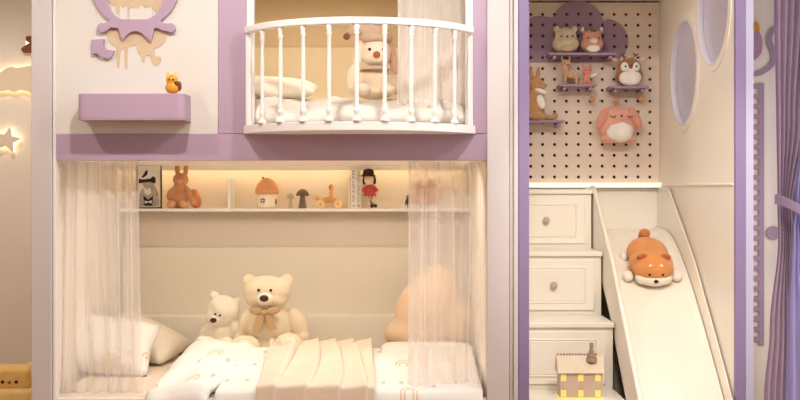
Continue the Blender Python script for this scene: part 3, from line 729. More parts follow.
bm = nb(); box(bm, .535, XR-.001, B-.045, B-.005, E-.002, E+.0055); obj('ledge_board', bm, WHITE, tower)
bm = nb(); box(bm, XR-.008, XR-.0005, F+.03, B-.05, E+.012, E+.022); obj('side_glow_strip', bm, CREAM, tower, bevel=.002)  # cream strip stands in for the LED glow along the side wall

# pegboard with real holes
pegt = thing('pegboard', (1.05, B, E), 'beige pegboard with rows of round holes at the back above the stairs', 'pegboard')
bm = nb(); box(bm, .531, XR-.002, B+.003, B+.022, E+.03, ZT-.06); peg = obj('board', bm, PEGB, pegt)
def holes_bm(y0, y1, r=.0095, Y=B, rng=None):
    b = nb()
    for i in range(-2, 11):
        for j in range(-9, 17):
            hx = PX(530.8+11.93*i, Y); hz = PZ(3.4+10.85*j, Y)
            if rng and not rng(530.8+11.93*i, 3.4+10.85*j): continue
            if hz > ZT-.1: continue
            lathe(b, (hx, 0, hz), [(r, y0), (r, y1)], 12, 'Y')
    return b
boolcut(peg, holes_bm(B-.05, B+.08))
# cloud board
CYB = B-.008
pc = []
def arcpts(cx, cy, r, a0, a1, n=14): return [(cx+r*math.cos(R(a0+(a1-a0)*i/n)), cy-r*math.sin(R(a0+(a1-a0)*i/n))) for i in range(n+1)]
pc += [(519, 62)] + arcpts(540, 37.5, 21.5, 195, 84) + arcpts(577.5, 27, 26.5, 160, 12) + arcpts(606, 41, 22, 84, -52) + [(606, 62)]
bm = nb(); prism(bm, [(PX(a, CYB), PZ(b, CYB)) for a, b in pc], CYB, B+.002)
cloud = obj('cloud_board', bm, PURPB, None, origin=(PX(570, B), B, PZ(62, B))); tag(cloud, 'muted purple cloud-shaped board fixed on the pegboard behind two plush toys', 'wall board')
boolcut(cloud, holes_bm(B-.05, B+.08, rng=lambda a, b: (b < 62 and a < 634)))

def pshelf(px0, px1, py, label, dep=.13):
    Y = B-dep-.012
    g = thing('peg_shelf', (PX((px0+px1)/2, Y), B, PZ(py, Y)), label, 'shelf', 'small purple shelves on the pegboard')
    x0, x1 = PX(px0, Y), PX(px1, Y); z1 = PZ(py, Y)
    bm = nb(); box(bm, x0, x1, Y, B-.0085, z1-.014, z1); obj('shelf_board', bm, PURPB, g, bevel=.004)
    for xx in (x0+.035, x1-.035):
        bm = nb(); lathe(bm, (xx, 0, z1-.026), [(.009, Y+.01), (.011, Y+.013), (.011, B+.0025)], 14, 'Y'); obj('peg', bm, PURPB, g, smooth=False)
    return Y, z1
pshelf(549, 617, 52.5, 'purple peg shelf across the cloud board, highest and widest of the shelves')
pshelf(559, 597, 84, 'short purple peg shelf carrying the pair of tiny animal toys')
pshelf(610, 649, 86, 'short purple peg shelf under the brown deer plush')
pshelf(520, 565, 120, 'purple peg shelf at the left, lowest, under the kangaroo plush')

# squishy plush toys
Yq = B-.085; pl = Pl(Yq)
k0 = (B-.142)/Yq
def sy(py, cur=0): return HZ+(py-HZ)*1.0
GREYB = plush('greige_plush', (226, 210, 184)); BEL = plush('belly_tan', (206, 184, 146)); WH = plush('white_plush', (248, 240, 232)); COR = plush('coral_plush', (232, 172, 150))
def sbase(py, dep=.142):       # row of a shelf top seen at the toys' depth
    return HZ+(py-HZ)*(B-dep)/Yq
yb1 = sbase(52.5)
g = thing('bear_plush', pl.p(566, yb1), 'cream round bear plush sitting on the purple shelf in front of the cloud', 'plush toy', 'round plush toys')
pl.blob('body', [(565.5,yb1-9.5,0,13.5,10,9.7),(565.5,yb1-17,0,11,8.5,9),(556.5,yb1-24.5,0,3.3,2.2,3.3),(574.5,yb1-24.5,0,3.3,2.2,3.3)], GREYB, g, .7, 5)
pl.dot('belly', 566.5, yb1-5.5, -8.3, 7.0, BEL, g, rz=4.5, ry=1.8)
for ex in (560.5, 571.5): pl.dot('eye', ex, yb1-16.5, -8.3, .9, BLACK, g)
pl.dot('nose', 566, yb1-16, -8.6, 1.0, BLACK, g)
g = thing('cow_plush', pl.p(592, yb1), 'coral round cow plush with white muzzle beside the cream bear on the purple shelf', 'plush toy', 'round plush toys')
pl.blob('body', [(592,yb1-9,0,11.3,9,9.2),(592,yb1-16,0,9.5,8,8),(582.5,yb1-22.5,0,3,1.8,1.8,(0,30,0)),(601,yb1-22.5,0,3,1.8,1.8,(0,-30,0))], COR, g, .7, 4)
pl.dot('belly', 592, yb1-4.2, -7.9, 7, WH, g, rz=4.0, ry=1.8); pl.dot('muzzle', 592.5, yb1-12, -8.2, 4.2, WH, g, rz=2.8, ry=1.6)
pl.blob('hair', [(592.5,yb1-22.5,-3,3.2,4,2.6)], plush('hair_brown', (140,92,66)), g, .5, 2)
pl.dot('horn', 582.6, yb1-24.5, -1, 1.5, WH, g, rz=2.2); pl.dot('horn', 601, yb1-24.5, -1, 1.5, WH, g, rz=2.2)
for ex in (587, 598): pl.dot('eye', ex, yb1-14.8, -7.2, .8, BLACK, g)

yb2 = sbase(84)
g = thing('fawn_figure', pl.p(569, yb2), 'small beige fawn figure standing on the short shelf beside the tiny coral fox', 'plush toy')
pl.blob('body', [(570.5,yb2-10,0,8.5,5,5,(0,8,0)),(565,yb2-15,-1,3.5,4,6,(0,-8,0)),(566,yb2-21,-2,5,4,4),(562,yb2-27,-1,1.3,1,3.2),(569.5,yb2-27,-1,1.3,1,3.2)]
        +[(x,yb2-4,d,1.9,1.9,4.4) for x, d in ((564.5,-3),(566,3),(576,-3),(577.5,3))], plush('fawn_beige', (208, 166, 126)), g, .5, 3)
pl.dot('eye', 564.5, yb2-21.5, -5.8, .7, BLACK, g); pl.dot('nose', 567, yb2-19.5, -5.8, .8, BROWNN, g)
for i, (a, b) in enumerate(((572,-13),(575,-11),(570,-9),(577,-13))): pl.dot('spot', a, yb2+b, -4.3, .8, WH, g)
g = thing('fox_figure', pl.p(587, yb2), 'tiny coral fox figure with a white tail tip on the short shelf', 'plush toy')
pl.blob('body', [(586.5,yb2-7,0,3.8,3.4,5.5),(586.5,yb2-14,-1,5,4,4.2),(583,yb2-18.5,-1,1.3,1,2.4,(0,-15,0)),(590,yb2-18.5,-1,1.3,1,2.4,(0,15,0)),(584,yb2-2.5,-1,1.7,2.2,2.8),(589,yb2-2.5,-1,1.7,2.2,2.8)], plush('fox_coral', (230, 152, 124)), g, .45, 2)
pl.blob('tail', [(593.5,yb2-9.5,0,4,1.6,1.6,(0,-25,0))], WH, g, .4, 2)
for ex in (584.7, 588.5): pl.dot('eye', ex, yb2-14, -4.8, .6, BLACK, g)

yb3 = sbase(86)
g = thing('deer_plush', pl.p(629, yb3), 'brown round deer plush with white face and belly on the right peg shelf', 'plush toy', 'round plush toys')
DB = plush('deer_brown', (168, 112, 84)); 
pl.blob('body', [(629,yb3-11,0,14,10,11.2),(629,yb3-20,0,12,9,9)], DB, g, .7, 4)
pl.dot('belly', 629, yb3-8.5, -5.6, 11.6, WH, g, rz=9, ry=6); pl.blob('face_patch', [(624,yb3-19,-6.3,4.6,3.2,5.2,(0,-15,0)),(634,yb3-19,-6.3,4.6,3.2,5.2,(0,15,0)),(629,yb3-15.5,-6.3,6,3,3)], WH, g, .5, 3)
for ex in (623.5, 634.5): pl.dot('eye', ex, yb3-19.5, -9.6, 1.0, BLACK, g)
pl.dot('nose', 629, yb3-20, -10, 1.2, BROWNN, g, rz=.9)
for ex, a in ((614.5, -20), (643.5, 20)): pl.dot('ear', ex, yb3-27.5, -1, 3.6, plush('deer_ear', (240, 196, 166)), g, rz=2.1, ry=1.6, rot=(0, -a, 0))
bm = nb()
for sg in (-1, 1):
    tube(bm, [pl.p(629+sg*4, yb3-28), pl.p(629+sg*6, yb3-31), pl.p(629+sg*9, yb3-33)], .9*pl.s, 8); tube(bm, [pl.p(629+sg*6, yb3-31), pl.p(629+sg*4.5, yb3-34)], .8*pl.s, 8)
obj('antler', bm, plush('antler', (150, 90, 60)), g, smooth=True)
for a, b in ((625,-28.5),(629,-30),(633,-28.5),(621,-27),(637,-27)): pl.dot('spot', a, yb3+b, -5.5, .8, WH, g)

yb4 = sbase(120)
g = thing('kangaroo_plush', pl.p(537, yb4), 'tan kangaroo plush with white bib on the lowest left peg shelf', 'plush toy')
KG = plush('kangaroo_tan', (196, 150, 104))
pl.blob('body', [(534,yb4-12,0,10.5,9,12),(535,yb4-36,-1,8.5,7,7.5),(541,yb4-34.5,-4,5,4,4),(534,yb4-25,0,6.5,6,8),(531,yb4-47,0,2.2,1.8,6.5,(0,-12,0)),(538,yb4-47,0,2.4,1.8,7,(0,8,0)),(541,yb4-22,-5,3,3.5,7,(0,-25,0)),(536,yb4-4,-8,9,8,4)], KG, g, .8, 4)
pl.blob('tail', [(549,yb4-3,0,8,3,2.6),(555,yb4-5,0,3,2.4,3.5,(0,20,0))], KG, g, .6, 3)
pl.blob('bib', [(540,yb4-18,-8.2,4.2,1.8,7.5,(0,-15,0)),(540,yb4-29,-5.5,6.5,3,2.6,(0,20,0))], WH, g, .5, 3)
pl.dot('eye', 540, yb4-37, -6, .9, BLACK, g); pl.dot('nose', 545.3, yb4-34.8, -5, 1, BLACK, g)

# coral dog hung from a peg
pl = Pl(B-.075)
g = thing('dog_plush', pl.p(617, 143), 'coral round dog plush with a white belly hanging from a peg below the shelves', 'plush toy', 'round plush toys')
pl.blob('body', [(617.5,128.5,0,19.5,12,14.5),(617.5,117,0,16,11,11),(608,139,-1,8,8,4.5),(627,139,-1,8,8,4.5)], COR, g, .8, 6)
pl.dot('belly', 618.5, 132.0, -7.8, 13.8, WH, g, rz=11, ry=6)
pl.blob('ear', [(601.5,119,-5,5,4,12,(0,22,0))], plush('coral_ear', (224, 156, 134)), g, .7, 3); pl.blob('ear', [(634,118,-5,5,4,12,(0,-26,0))], MATS['coral_ear'], g, .7, 3)
pl.dot('nose', 619.5, 116.5, -11.2, 1.3, BROWNN, g, rz=1)
bm = nb()
for a in (611, 628): tube(bm, [pl.p(a-3, 116.5, -11), pl.p(a, 118.0, -11.5), pl.p(a+3, 116.5, -11)], .45*pl.s, 6)
obj('closed_eyes', bm, BROWNN, g, smooth=True)
bm = nb(); tube(bm, [pl.p(615,106.5,-1), pl.p(613.5,102), pl.p(616.5,98.5,2), pl.p(619.5,102), pl.p(618,106.5,-1)], .8*pl.s, 6); obj('hanging_loop', bm, COR, g, smooth=True)
WP = mat('wood_peg', (208, 156, 108), .5, .1, 30)
def peg_(px, py, label):
    g = thing('wooden_peg', P(px, py, B), label, 'peg', 'wooden pegs in the pegboard')
    bm = nb(); lathe(bm, (PX(px, B-.06), 0, PZ(py, B-.06)), [(.007, B-.06), (.007, B+.002)], 14, 'Y'); obj('peg_stem', bm, WP, g)
    bm = nb(); lathe(bm, (PX(px, B-.06), 0, PZ(py, B-.06)), [(.016, B-.072), (.019, B-.066), (.016, B-.058)], 18, 'Y'); obj('peg_head', bm, WP, g, smooth=True)
peg_(592, 99, 'round wooden peg left of the hanging coral dog plush')
peg_(616, 100, 'round wooden peg from which the coral dog plush hangs')
peg_(641, 98.5, 'round wooden peg right of the hanging coral dog plush')

# ------------------------------------------------------------------ staircase
stairs = thing('storage_staircase', ((XL+XS)/2, 6.1, 0), 'cream storage staircase with a panelled drawer in every step beside the slide', 'staircase')
fr = [6.50, 6.18, 5.84, 5.50]; tops = [E-.008, E-.345, E-.69, E-1.032]
for i in range(4):
    yb_ = B-.008 if i == 0 else fr[i-1]
    bm = nb(); box(bm, XL, XS-.006, fr[i]+.012, yb_+(0 if i == 0 else .010), 0 if i == 3 else 0.0, tops[i]-.026); obj('step_box', bm, CREAM, stairs, bevel=.002)
    bm = nb(); box(bm, XL, XS, fr[i]-.004, yb_-.0006 if i else yb_, tops[i]-.0255, tops[i]); obj('tread', bm, CREAM, stairs, bevel=.004)
    zlo = (tops[i+1] if i < 3 else .02)+.028; zhi = tops[i]-.045
    bm = nb(); box(bm, XL+.03, XS-.045, fr[i]+.0, fr[i]+.0118, zlo, zhi); d = obj('drawer', bm, CREAM, stairs, bevel=.003)
    cx_ = .83; cz_ = (zlo+zhi)/2
    bm = nb(); hw, hh = .178, (zhi-zlo)/2-.035
    # framed inner panel: bead ring + raised field
    for (a, b_, e_) in ((hw, hh, 0),):
        rings = []
        for (w_, h_, y__) in ((a, b_, fr[i]+.001), (a-.006, b_-.006, fr[i]-.0065), (a-.012, b_-.012, fr[i]-.0005), (a-.016, b_-.016, fr[i]-.0045)):
            rings.append([(cx_-w_, y__, cz_-h_), (cx_+w_, y__, cz_-h_), (cx_+w_, y__, cz_+h_), (cx_-w_, y__, cz_+h_)])
        ring_surface(bm, rings)
    obj('drawer_panel', bm, CREAM, d)
    bm = nb(); lathe(bm, (cx_, fr[i]-.004, cz_+.002), [(.008, 0), (.008, -.012), (.018, -.016), (.020, -.022), (.017, -.029), (.0, -.031)], 22, 'Y'); obj('knob', bm, KNOB, d, smooth=True)

# ------------------------------------------------------------------ slide
rim = [(6.60, 0.0), (6.54, -.008), (6.48, -.045), (6.40, -.10), (6.30, -.165), (6.10, -.30), (5.96, -.395), (5.8, -.535), (5.6, -.705), (5.3, -.975), (5.05, -1.20)]
surf = [(B-.01, -.262), (6.62, -.268), (6.45, -.30), (6.28, -.372), (6.10, -.478), (5.9, -.62), (5.6, -.865), (5.3, -1.125), (5.1, -1.28), (4.9, -1.345)]
slide = thing('slide', ((XS+XR)/2, 6.0, 0), 'glossy cream children slide sloping down beside the drawer staircase', 'slide')
def dens(pl_, n=60):
    # Catmull-Rom resample
    out = []
    for i in range(len(pl_)-1):
        p0 = Vector(pl_[max(i-1, 0)]); p1 = Vector(pl_[i]); p2 = Vector(pl_[i+1]); p3 = Vector(pl_[min(i+2, len(pl_)-1)])
        for k in range(6):
            t = k/6
            out.append(.5*((2*p1)+(p2-p0)*t+(2*p0-5*p1+4*p2-p3)*t*t+(3*p1-p0-3*p2+p3)*t**3))
    out.append(Vector(pl_[-1])); return [(a.x, a.y+E) for a in out]
rimd = dens(rim); surd = dens(surf)
SX0, SX1 = 1.102, 1.549
# bed of slide with rounded inner corners
bm = nb(); g_ = []
prof = [(0,.06),(.006,.03),(.02,.010),(.05,.002),(.10,0)]
xs_ = [(SX0+.022+a, b) for a, b in prof]+[(SX1-.011-a*1.6, b*.45) for a, b in prof[::-1]]
for (yy, zz) in surd: g_.append([bm.verts.new((x, yy, zz+dz)) for x, dz in xs_])
for a, b_ in zip(g_, g_[1:]):
    for i in range(len(xs_)-1): bm.faces.new((a[i], a[i+1], b_[i+1], b_[i]))
o = obj('slide_bed', bm, CREAMS, slide, smooth=True); md = o.modifiers.new('s', 'SOLIDIFY'); md.thickness = .012; md.offset = -1
for (xa, xb, nm) in ((SX0, SX0+.021, 'slide_side'), (SX1-.010, SX1-.002, 'slide_side')):
    top = [(B-.010, E+0.0)] + rimd
    bot = [(B-.010, E-.37)] + [(y, z-.30-.06*sst(6.3, 6.6, y)) for y, z in rimd]
    bot = [(y, max(z, .02)) for y, z in bot]
    bm = nb(); prismx(bm, top+bot[::-1], xa, xb); obj(nm, bm, CREAMS if xa > 1.3 else CREAM, slide, bevel=.004)
bm = nb(); tube(bm, [(SX0+.010, y, z+.003) for y, z in rimd], .0125, 10); obj('slide_rim', bm, CREAMS, slide, smooth=True)

bm = nb(); box(bm, SX0+.023, SX1-.012, 5.28, 5.30, 0, E-1.16); obj('light_block_apron', bm, CREAM, slide)  # unseen board added to keep light out from under the slide
# shiba plush
g = thing('dog_plush', (PX(650, 6.10)+.0, 6.14, E-.452), 'orange and white dog plush lying face down the slide', 'plush toy')
g.rotation_euler = (R(28), 0, 0)
SH = plush('shiba_orange', (220, 146, 84)); SW = plush('shiba_white', (250, 236, 220)); SD = plush('shiba_dark', (198, 118, 66))
def lb(name, ells, m, vox=.005, sm=5):
    bm = nb()
    for e in ells: ell(bm, e[0:3], e[3:6], e[6] if len(e) > 6 else (0,0,0))
    o = obj(name, bm, m, g, local=True)
    md = o.modifiers.new('r', 'REMESH'); md.mode = 'VOXEL'; md.voxel_size = vox
    md = o.modifiers.new('s', 'SMOOTH'); md.iterations = sm; md.factor = .6
    bake(o)
    for p in o.data.polygons: p.use_smooth = True
    return o
lb('body', [(0,.07,.075,.112,.125,.075),(0,-.03,.07,.120,.11,.072)], SH)
lb('head', [(0,-.10,.075,.108,.075,.068),(0,-.06,.085,.105,.08,.07)], SH)
lb('face', [(0,-.140,.046,.082,.045,.040),(-.055,-.125,.046,.044,.045,.038),(.055,-.125,.046,.044,.045,.038)], SW)
lb('ear', [(-.062,-.075,.142,.030,.012,.026,(20,-20,0))], SD); lb('ear', [(.062,-.075,.142,.030,.012,.026,(20,20,0))], SD)
lb('paw', [(-.128,-.085,.028,.03,.04,.026)], SW); lb('paw', [(.128,-.085,.028,.03,.04,.026)], SW)
lb('paw', [(-.112,.12,.026,.026,.036,.024)], SW); lb('paw', [(.112,.12,.026,.026,.036,.024)], SW)
lb('tail', [(0,.19,.11,.032,.03,.034),(0,.18,.135,.032,.03,.026)], SD)
for sx in (-.034, .034):
    bm = nb(); ell(bm, (sx, -.166, .088), (.0075,)*3, (0,0,0), 2); obj('eye', bm, BLACK, g, smooth=True, local=True)
    bm = nb(); ell(bm, (sx*.85, -.140, .126), (.010, .008, .008), (0,0,0), 2); obj('brow_spot', bm, SW, g, smooth=True, local=True)
bm = nb(); ell(bm, (0, -.186, .058), (.013, .008, .009), (0,0,0), 2); obj('nose', bm, BLACK, g, smooth=True, local=True)

# ------------------------------------------------------------------ little house lamp on the step
HY = 5.60; pl = Pl(HY); hs = pl.s; hz0 = tops[3]
yb5 = HZ+(E-hz0)*FPX/HY
g = thing('house_lamp', pl.p(581, yb5), 'small beige house night lamp with glowing yellow windows on the lowest visible step', 'lamp')
HB = mat('lamp_house_wall', (206, 182, 160), .6, .04); HR = mat('lamp_house_roof', (222, 204, 180), .6, .05, 20, .4, 60); HT = mat('lamp_chimney', (166, 140, 118), .6, .08, 40)
GLOW = mat('window_glow', (240, 216, 120), .5, .02, emit=(255, 226, 130), estr=.3)
X0, X1 = PX(560, HY), PX(602.5, HY); Z1 = PZ(yb5-25, HY); dd = .11
bm = nb(); box(bm, X0, X1, HY, HY+dd, hz0+.0042, Z1); obj('walls', bm, HB, g, bevel=.002)
bm = nb(); box(bm, X0-.008, X1+.008, HY-.008, HY+dd+.008, hz0, hz0+.0040); obj('base_plate', bm, mat('base_glow', (255, 228, 120), .5, .02, emit=(255, 220, 130), estr=.25), g)
bm = nb(); Zr = Z1+17*hs
prismx(bm, [(HY-.012, Z1+.0005), (HY+dd*.42, Zr), (HY+dd*.58, Zr), (HY+dd+.012, Z1+.0005)], X0-.012, X1+.010); obj('roof', bm, HR, g, bevel=.002)
bm = nb()
for i in range(14): box(bm, X0-.006+i*.0145, X0+.001+i*.0145, HY+dd*.40, HY+dd*.6, Zr-.004, Zr+.006)
obj('ridge_tiles', bm, HT, g)
tx = PX(592.5, HY)
bm = nb(); lathe(bm, (tx, HY+.03, Zr-.03), [(.028,0),(.026,.018),(.018,.022),(.022,.024),(.020,.036),(.013,.040),(.016,.042),(.014,.054),(.008,.058),(.011,.060),(.009,.074),(.012,.078),(.009,.082),(.009,.092)], 12); obj('chimney', bm, HT, g)
for ix in (563.5, 580.8, 598):
    for iy in (20.5, 5.0):
        bm = nb(); a, b_ = PX(ix, HY), PZ(yb5-iy, HY)
        box(bm, a-2.5*hs, a+2.5*hs, HY-.0015, HY+.002, b_-3.4*hs, b_+3.4*hs); w = obj('window', bm, GLOW, g)
        bm = nb(); box(bm, a-.0008, a+.0008, HY-.003, HY-.0016, b_-3.8*hs, b_+3.8*hs); box(bm, a-2.9*hs, a+2.9*hs, HY-.004, HY-.0016, b_+3.8*hs, b_+4.6*hs); obj('window_bar', bm, HB, w)

# ================================================================== LEFT WALL THINGS
Yw = WY
def halo(pts, name, label, cat, m, off=.025, grow=.0, estr=6):
    cx = sum(a for a, b in pts)/len(pts); cy = sum(b for a, b in pts)/len(pts)
    Yf = Yw-off-.012
    P2 = [(PX(a, Yf), PZ(b, Yf)) for a, b in pts]
    g = thing(name, (PX(cx, Yf), Yw, PZ(cy, Yf)), label, cat)
    bm = nb(); prism(bm, P2, Yf, Yf+.012); obj('front_plate', bm, m, g, bevel=.002)
    c2 = Vector((PX(cx, Yf), PZ(cy, Yf)))
    bm = nb(); rings = []
    k = .93
    for (x, z) in P2+[P2[0]]:
        d = Vector((x, z))
        e = c2+(d-c2)*k; f = c2+(d-c2)*(k-.05)
        rings.append([(e.x, Yf+.0125, e.y), (e.x, Yw-.001, e.y), (f.x, Yw-.001, f.y), (f.x, Yf+.0125, f.y)])
    ring_surface(bm, rings, cap=False); obj('light_band', bm, mat('halo_led', (255,240,200), .5, .01, emit=(255, 232, 180), estr=estr*.55), g)
star = []
for i in range(10):
    a = R(-90+36*i+12); r_ = (14 if i % 2 == 0 else 6.3)
    star.append((7+r_*math.cos(a)*1.02, 140+r_*math.sin(a)))
halo(star, 'star_light', 'greige star wall light with a warm glowing edge on the left wall', 'wall light', mat('star_face', (222, 206, 184), .6, .03))
cl = [(-34,66),(-28,70),(-20,67),(-12,72),(-5,71),(1,72),(6,68),(11,66),(17,68),(22,67),(27,66),(33,65),(40,66),(44,70),(44,90),(38,92),(32,93),(26,91),(20,89.5),(14,92),(8,90),(0,91),(-10,88),(-20,91),(-34,90)]
halo(cl, 'cloud_light', 'long beige cloud wall light glowing along its edges on the left wall', 'wall light', mat('cloud_face', (228, 208, 182), .6, .03), estr=4)
bp_ = [(22.5,50.5),(23,48.5),(26,46.5),(29,44.5),(32,43),(37,43),(42,46),(44,50),(42,53),(24.5,53)]
bm = nb(); prism(bm, [(PX(a, Yw), PZ(b, Yw)) for a, b in bp_], Yw-.03, Yw-.004)
BRW = mat('brown_plaque', (122, 70, 48), .6, .08)
g = thing('brown_wall_light', P(30, 53, Yw), 'small dark brown animal shape with a faint glow on the wall beside the left pillar', 'wall light')
obj('shape_body', bm, BRW, g, bevel=.003)
bm = nb(); prism(bm, [(PX(a, Yw), PZ(b, Yw)) for a, b in ((27,37),(31,36.5),(37,37),(38,43),(30,43),(27,41))], Yw-.028, Yw-.004); obj('shape_head', bm, BRW, g, bevel=.003)
bm = nb(); box(bm, PX(26, Yw), PX(40, Yw), Yw-.0038, Yw-.001, PZ(52, Yw), PZ(38, Yw)); obj('light_band', bm, mat('halo_led2', (255,240,200), .5, .01, emit=(255, 226, 160), estr=1.5), g)

# orange lion stool bottom left
LYY = 6.3; pl = Pl(LYY)
LO = plush('lion_yellow', (250, 204, 122)); LO2 = plush('lion_light', (252, 214, 140))
zfl = HZ+E*FPX/LYY
g = thing('plush_stool', pl.p(10, zfl), 'yellow-orange square-headed animal plush on the floor left of the bunk', 'plush toy')
def rbox(bm, px0, px1, py0, py1, d0, d1):
    a = pl.p(px0, py1, d0); b = pl.p(px1, py0, d1); box(bm, a.x, b.x, a.y, b.y, a.z, b.z)
bm = nb(); rbox(bm, -22, 34, 366, 388, -14, 18); obj('head', bm, LO, g, bevel=.03, smooth=True, bseg=5)
bm = nb(); rbox(bm, -26, 38, 386, zfl, -20, 24); obj('body', bm, LO2, g, bevel=.035, smooth=True, bseg=5)
for ex in (-19, 31): pl.blob('ear', [(ex,366,2,5,4,4)], LO2, g, .7, 3)
for ex in (7.5, 21.0): pl.dot('eye', ex, 379.5, -14.5, 1.7, BLACK, g)
pl.dot('nose', 14.2, 380, -14.5, 1.3, mat('lion_nose', (160, 100, 60), .8), g, rz=1.8)

# ================================================================== RIGHT SIDE: MURAL, CURTAIN
MP = mat('mural_purple', (166, 140, 158), .6, .04)
g = thing('growth_chart', (PX(759, Yw), Yw, PZ(345, Yw)), 'tall purple notched growth ruler board on the wall between the cabinet and the curtain', 'growth chart')
pts = [(763.5, 83), (763.5, 345), (758.4, 345)]
for i in range(25, -1, -1): y0 = 84+i*10.1; pts += [(758.4, y0+4.8), (753, y0+4.8), (753, y0), (758.4, y0)]
pts += [(758.4, 83)]
bm = nb(); prism(bm, [(PX(a, Yw), PZ(b, Yw)) for a, b in pts], Yw-.012, Yw-.001); obj('ruler_board', bm, MP, g)
def strip(bm, pts, w, y0, y1):
    L, Rr = [], []
    for i, p in enumerate(pts):
        a = Vector(pts[max(i-1, 0)]); b = Vector(pts[min(i+1, len(pts)-1)]); d = (b-a).normalized(); n = Vector((-d.y, d.x)); ww = w[i] if isinstance(w, list) else w
        L.append(Vector(p)+n*ww/2); Rr.append(Vector(p)-n*ww/2)
    rings = []
    for l_, r_ in zip(L, Rr):
        rings.append([(PX(l_.x, Yw), y0, PZ(l_.y, Yw)), (PX(r_.x, Yw), y0, PZ(r_.y, Yw)), (PX(r_.x, Yw), y1, PZ(r_.y, Yw)), (PX(l_.x, Yw), y1, PZ(l_.y, Yw))])
    ring_surface(bm, rings)
g = thing('dragon_decal', (PX(765, Yw), Yw, PZ(75, Yw)), 'purple curling animal cut-out with an orange tip on the wall above the growth ruler', 'wall decal')
bm = nb(); strip(bm, [(778,27),(772,30),(769,36),(769,43),(772,50),(774,56),(773,62),(768,68),(760,73),(748,75)], [3.5,4.5,5.5,6,6,6,6,5.5,5,4.5], Yw-.012, Yw-.001); obj('tail', bm, MP, g)
bm = nb(); prism(bm, [(PX(a, Yw), PZ(b, Yw)) for a, b in ((752,34),(754.5,31),(758,31),(761,37),(762,45),(761,53),(757,58),(752,61))], Yw-.012, Yw-.001); obj('neck', bm, mat('mural_mauve', (176, 138, 160), .6, .04), g)
bm = nb(); prism(bm, [(PX(a, Yw), PZ(b, Yw)) for a, b in ((753,23),(755,21.5),(757.5,23),(759,29),(758.5,32),(754,31.5))], Yw-.014, Yw-.001); obj('orange_tip', bm, mat('mural_orange', (214, 150, 70), .6, .04), g)
bm = nb(); lathe(bm, (PX(773, Yw), 0, PZ(233, Yw)), [(.042, Yw-.012), (.042, Yw-.001)], 24, 'Y')
o = obj('round_wall_plaque', bm, MP, None, origin=(PX(773, Yw), Yw, PZ(233, Yw))); tag(o, 'round purple plaque on the wall, mostly behind the curtain tieback', 'wall decal')

TIE = mat('tieback_velvet', (158, 134, 160), .8, .06, 8, .3, 120, sheen=.2)
CUR = mat('purple_velvet', (192, 166, 188), .75, .06, 8, .3, 120, sheen=.4)
CUR2 = mat('violet_velvet', (172, 162, 206), .75, .06, 8, .3, 120, sheen=.4)
KY = 6.45
def drape(bm, fl, fr_, zs, folds, amp, seed):
    rr = random.Random(seed); n = folds*12; ph = [rr.uniform(-.7,.7) for _ in range(folds+2)]
    g_ = []
    for z in zs:
        row = []
        for i in range(n+1):
            u = i/n; fi = u*folds; k = int(fi); p = ph[k]*(1-(fi-k))+ph[k+1]*(fi-k)
            x = fl(z)+(fr_(z)-fl(z))*u
            w = fr_(z)-fl(z)
            row.append(bm.verts.new((x, KY+amp*(.6+.4*w/.6)*math.sin(2*math.pi*fi+p)+.01*math.sin(13*u+z*3), z)))
        g_.append(row)
    for a, b_ in zip(g_, g_[1:]):
        for i in range(n): bm.faces.new((a[i], a[i+1], b_[i+1], b_[i]))
def pw(l):
    def f(v):
        for (a, b_), (c_, d_) in zip(l, l[1:]):
            if v <= c_:
                t = (v-a)/(c_-a); t = max(0, t); t = t*t*(3-2*t); return b_+(d_-b_)*t
        return l[-1][1]
    return f
zs = [PZ(v, KY) for v in frange(470, -95, 90)]
py_of = lambda z: HZ-(z-E)*FPX/KY
lf = pw([(-95,770),(0,774),(120,775.5),(205,777),(240,778),(330,770),(400,764),(470,760)])
rf = pw([(-95,870),(0,862),(120,840),(212,808),(260,812),(330,830),(400,845),(470,852)])
g = thing('window_curtain', (2.3, KY, 0), 'heavy purple velvet curtain tied back at the right edge of the room', 'curtain')
bm = nb(); drape(bm, lambda z: PX(lf(py_of(z)), KY), lambda z: PX(rf(py_of(z)), KY), zs, 13, .022, 3); obj('drape', bm, CUR, g, smooth=True)
KY = 6.36
bm = nb(); drape(bm, lambda z: PX(pw([(-95,806),(120,800),(205,794),(230,791),(330,787),(470,784)])(py_of(z)), KY), lambda z: PX(rf(py_of(z))+6, KY), zs, 6, .026, 8); obj('violet_drape', bm, CUR2, g, smooth=True)
KY = 6.36
bm = nb(); rings = []
for i in range(25):
    t = -math.pi*.15+ (math.pi*1.3)*i/24
    cxk = PX(797, KY); x = cxk-.118*math.cos(t); y = KY-.105*math.sin(t)
    z = PZ(198+ 26*(x-(cxk-.125))/.25, KY)
    rings.append([(x, y, z-.030), (x*1.0-.006*math.cos(t), y-.012, z-.026), (x-.006*math.cos(t), y-.012, z+.022), (x, y, z+.026)])
ring_surface(bm, rings); obj('tieback', bm, TIE, g, smooth=False, bevel=.002)

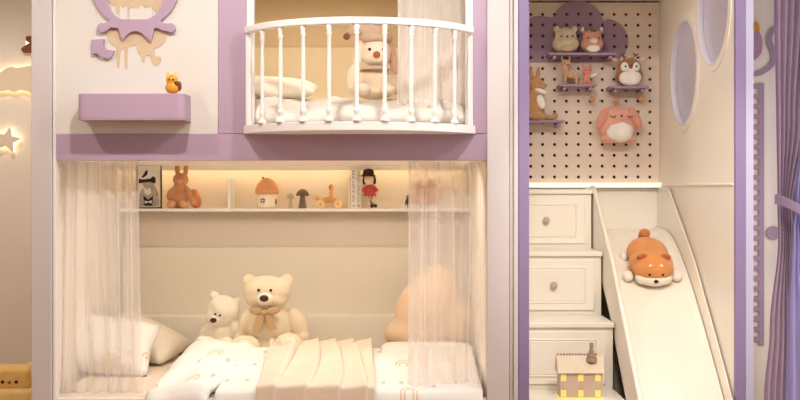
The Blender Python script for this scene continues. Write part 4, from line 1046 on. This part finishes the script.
# ================================================================== LIGHTS, WORLD, CAMERA
def light(name, typ, loc, energy, col, rot=(0,0,0), size=.1, sy_=None, spot=None, blend=.5):
    d = bpy.data.lights.new(name, typ); d.energy = energy; d.color = col
    if typ == 'AREA':
        d.size = size
        if sy_: d.shape = 'RECTANGLE'; d.size_y = sy_
    else: d.shadow_soft_size = size
    if typ == 'SPOT': d.spot_size = R(spot or 120); d.spot_blend = blend
    o = bpy.data.objects.new(name, d); C.objects.link(o); o.location = loc; o.rotation_euler = [R(a) for a in rot]; return o
W1 = (1, .95, .90); W2 = (1, .89, .76)
for i, x in enumerate((-2.1, -.8, .45, 1.5)):
    light('downlight_and_fill', 'SPOT', (x, F-1.25, 2.81), (36, 62, 62, 46)[i], W1, (22, 0, 0), .045, spot=150, blend=.7)
light('downlight_and_fill', 'SPOT', (-2.35, 6.0, 2.81), 46, W1, (0, 0, 0), .06, spot=150, blend=.8)  # added fill spot, brightens the wall left of the bunk
light('room_fill', 'AREA', (-.2, .2, 2.80), 44, W1, (38, 0, 0), 2.6, 2.0)  # added soft fill in place of light bounced around the room
light('window_daylight', 'AREA', (3.4, 4.6, 1.5), 58, (.82, .86, 1), (0, 90, 0), 1.9, 3.0)
light('upper_bunk_fill', 'AREA', (-.5, 6.1, ZT-.06), 6.5, W2, (0, 0, 0), .9, .5)  # added fill to light the upper bunk, no fixture there
light('downlight_and_fill', 'SPOT', (1.0, 3.3, 2.81), 155, (1, .92, .80), (53, 0, -4), .05, spot=36, blend=.6)  # added narrow fill spot, brightens the stairs and slide
light('slide_cabinet_fill', 'AREA', (.9, 6.0, ZT-.07), 3.0, W2, (0, -25, 0), .3, .3)  # added warm fill inside the compartment, no fixture there
light('lower_bunk_fill', 'AREA', (-.5, 5.9, fz(160)-.015), 15, W2, (14, 0, 0), 1.7, .5)  # added fill under the deck, brightens headboard and bedding
w = bpy.data.worlds.new('w'); bpy.context.scene.world = w; w.use_nodes = True
w.node_tree.nodes['Background'].inputs[0].default_value = (1, .93, .88, 1); w.node_tree.nodes['Background'].inputs[1].default_value = .3

cam = bpy.data.cameras.new('camera'); co = bpy.data.objects.new('camera', cam); C.objects.link(co)
co.location = (0, 0, E); co.rotation_euler = (R(90), 0, 0)
cam.sensor_width = 36; cam.lens = 36*FPX/800; cam.shift_y = -(200-HZ)/800; cam.clip_end = 60
sc = bpy.context.scene; sc.camera = co
sc.view_settings.view_transform = 'Standard'; sc.view_settings.look = 'None'; sc.view_settings.gamma = 1; sc.view_settings.use_curve_mapping = False
sc.view_settings.exposure = 0.04
try:
    sc.cycles.max_bounces = 12; sc.cycles.transparent_max_bounces = 24
except Exception: pass
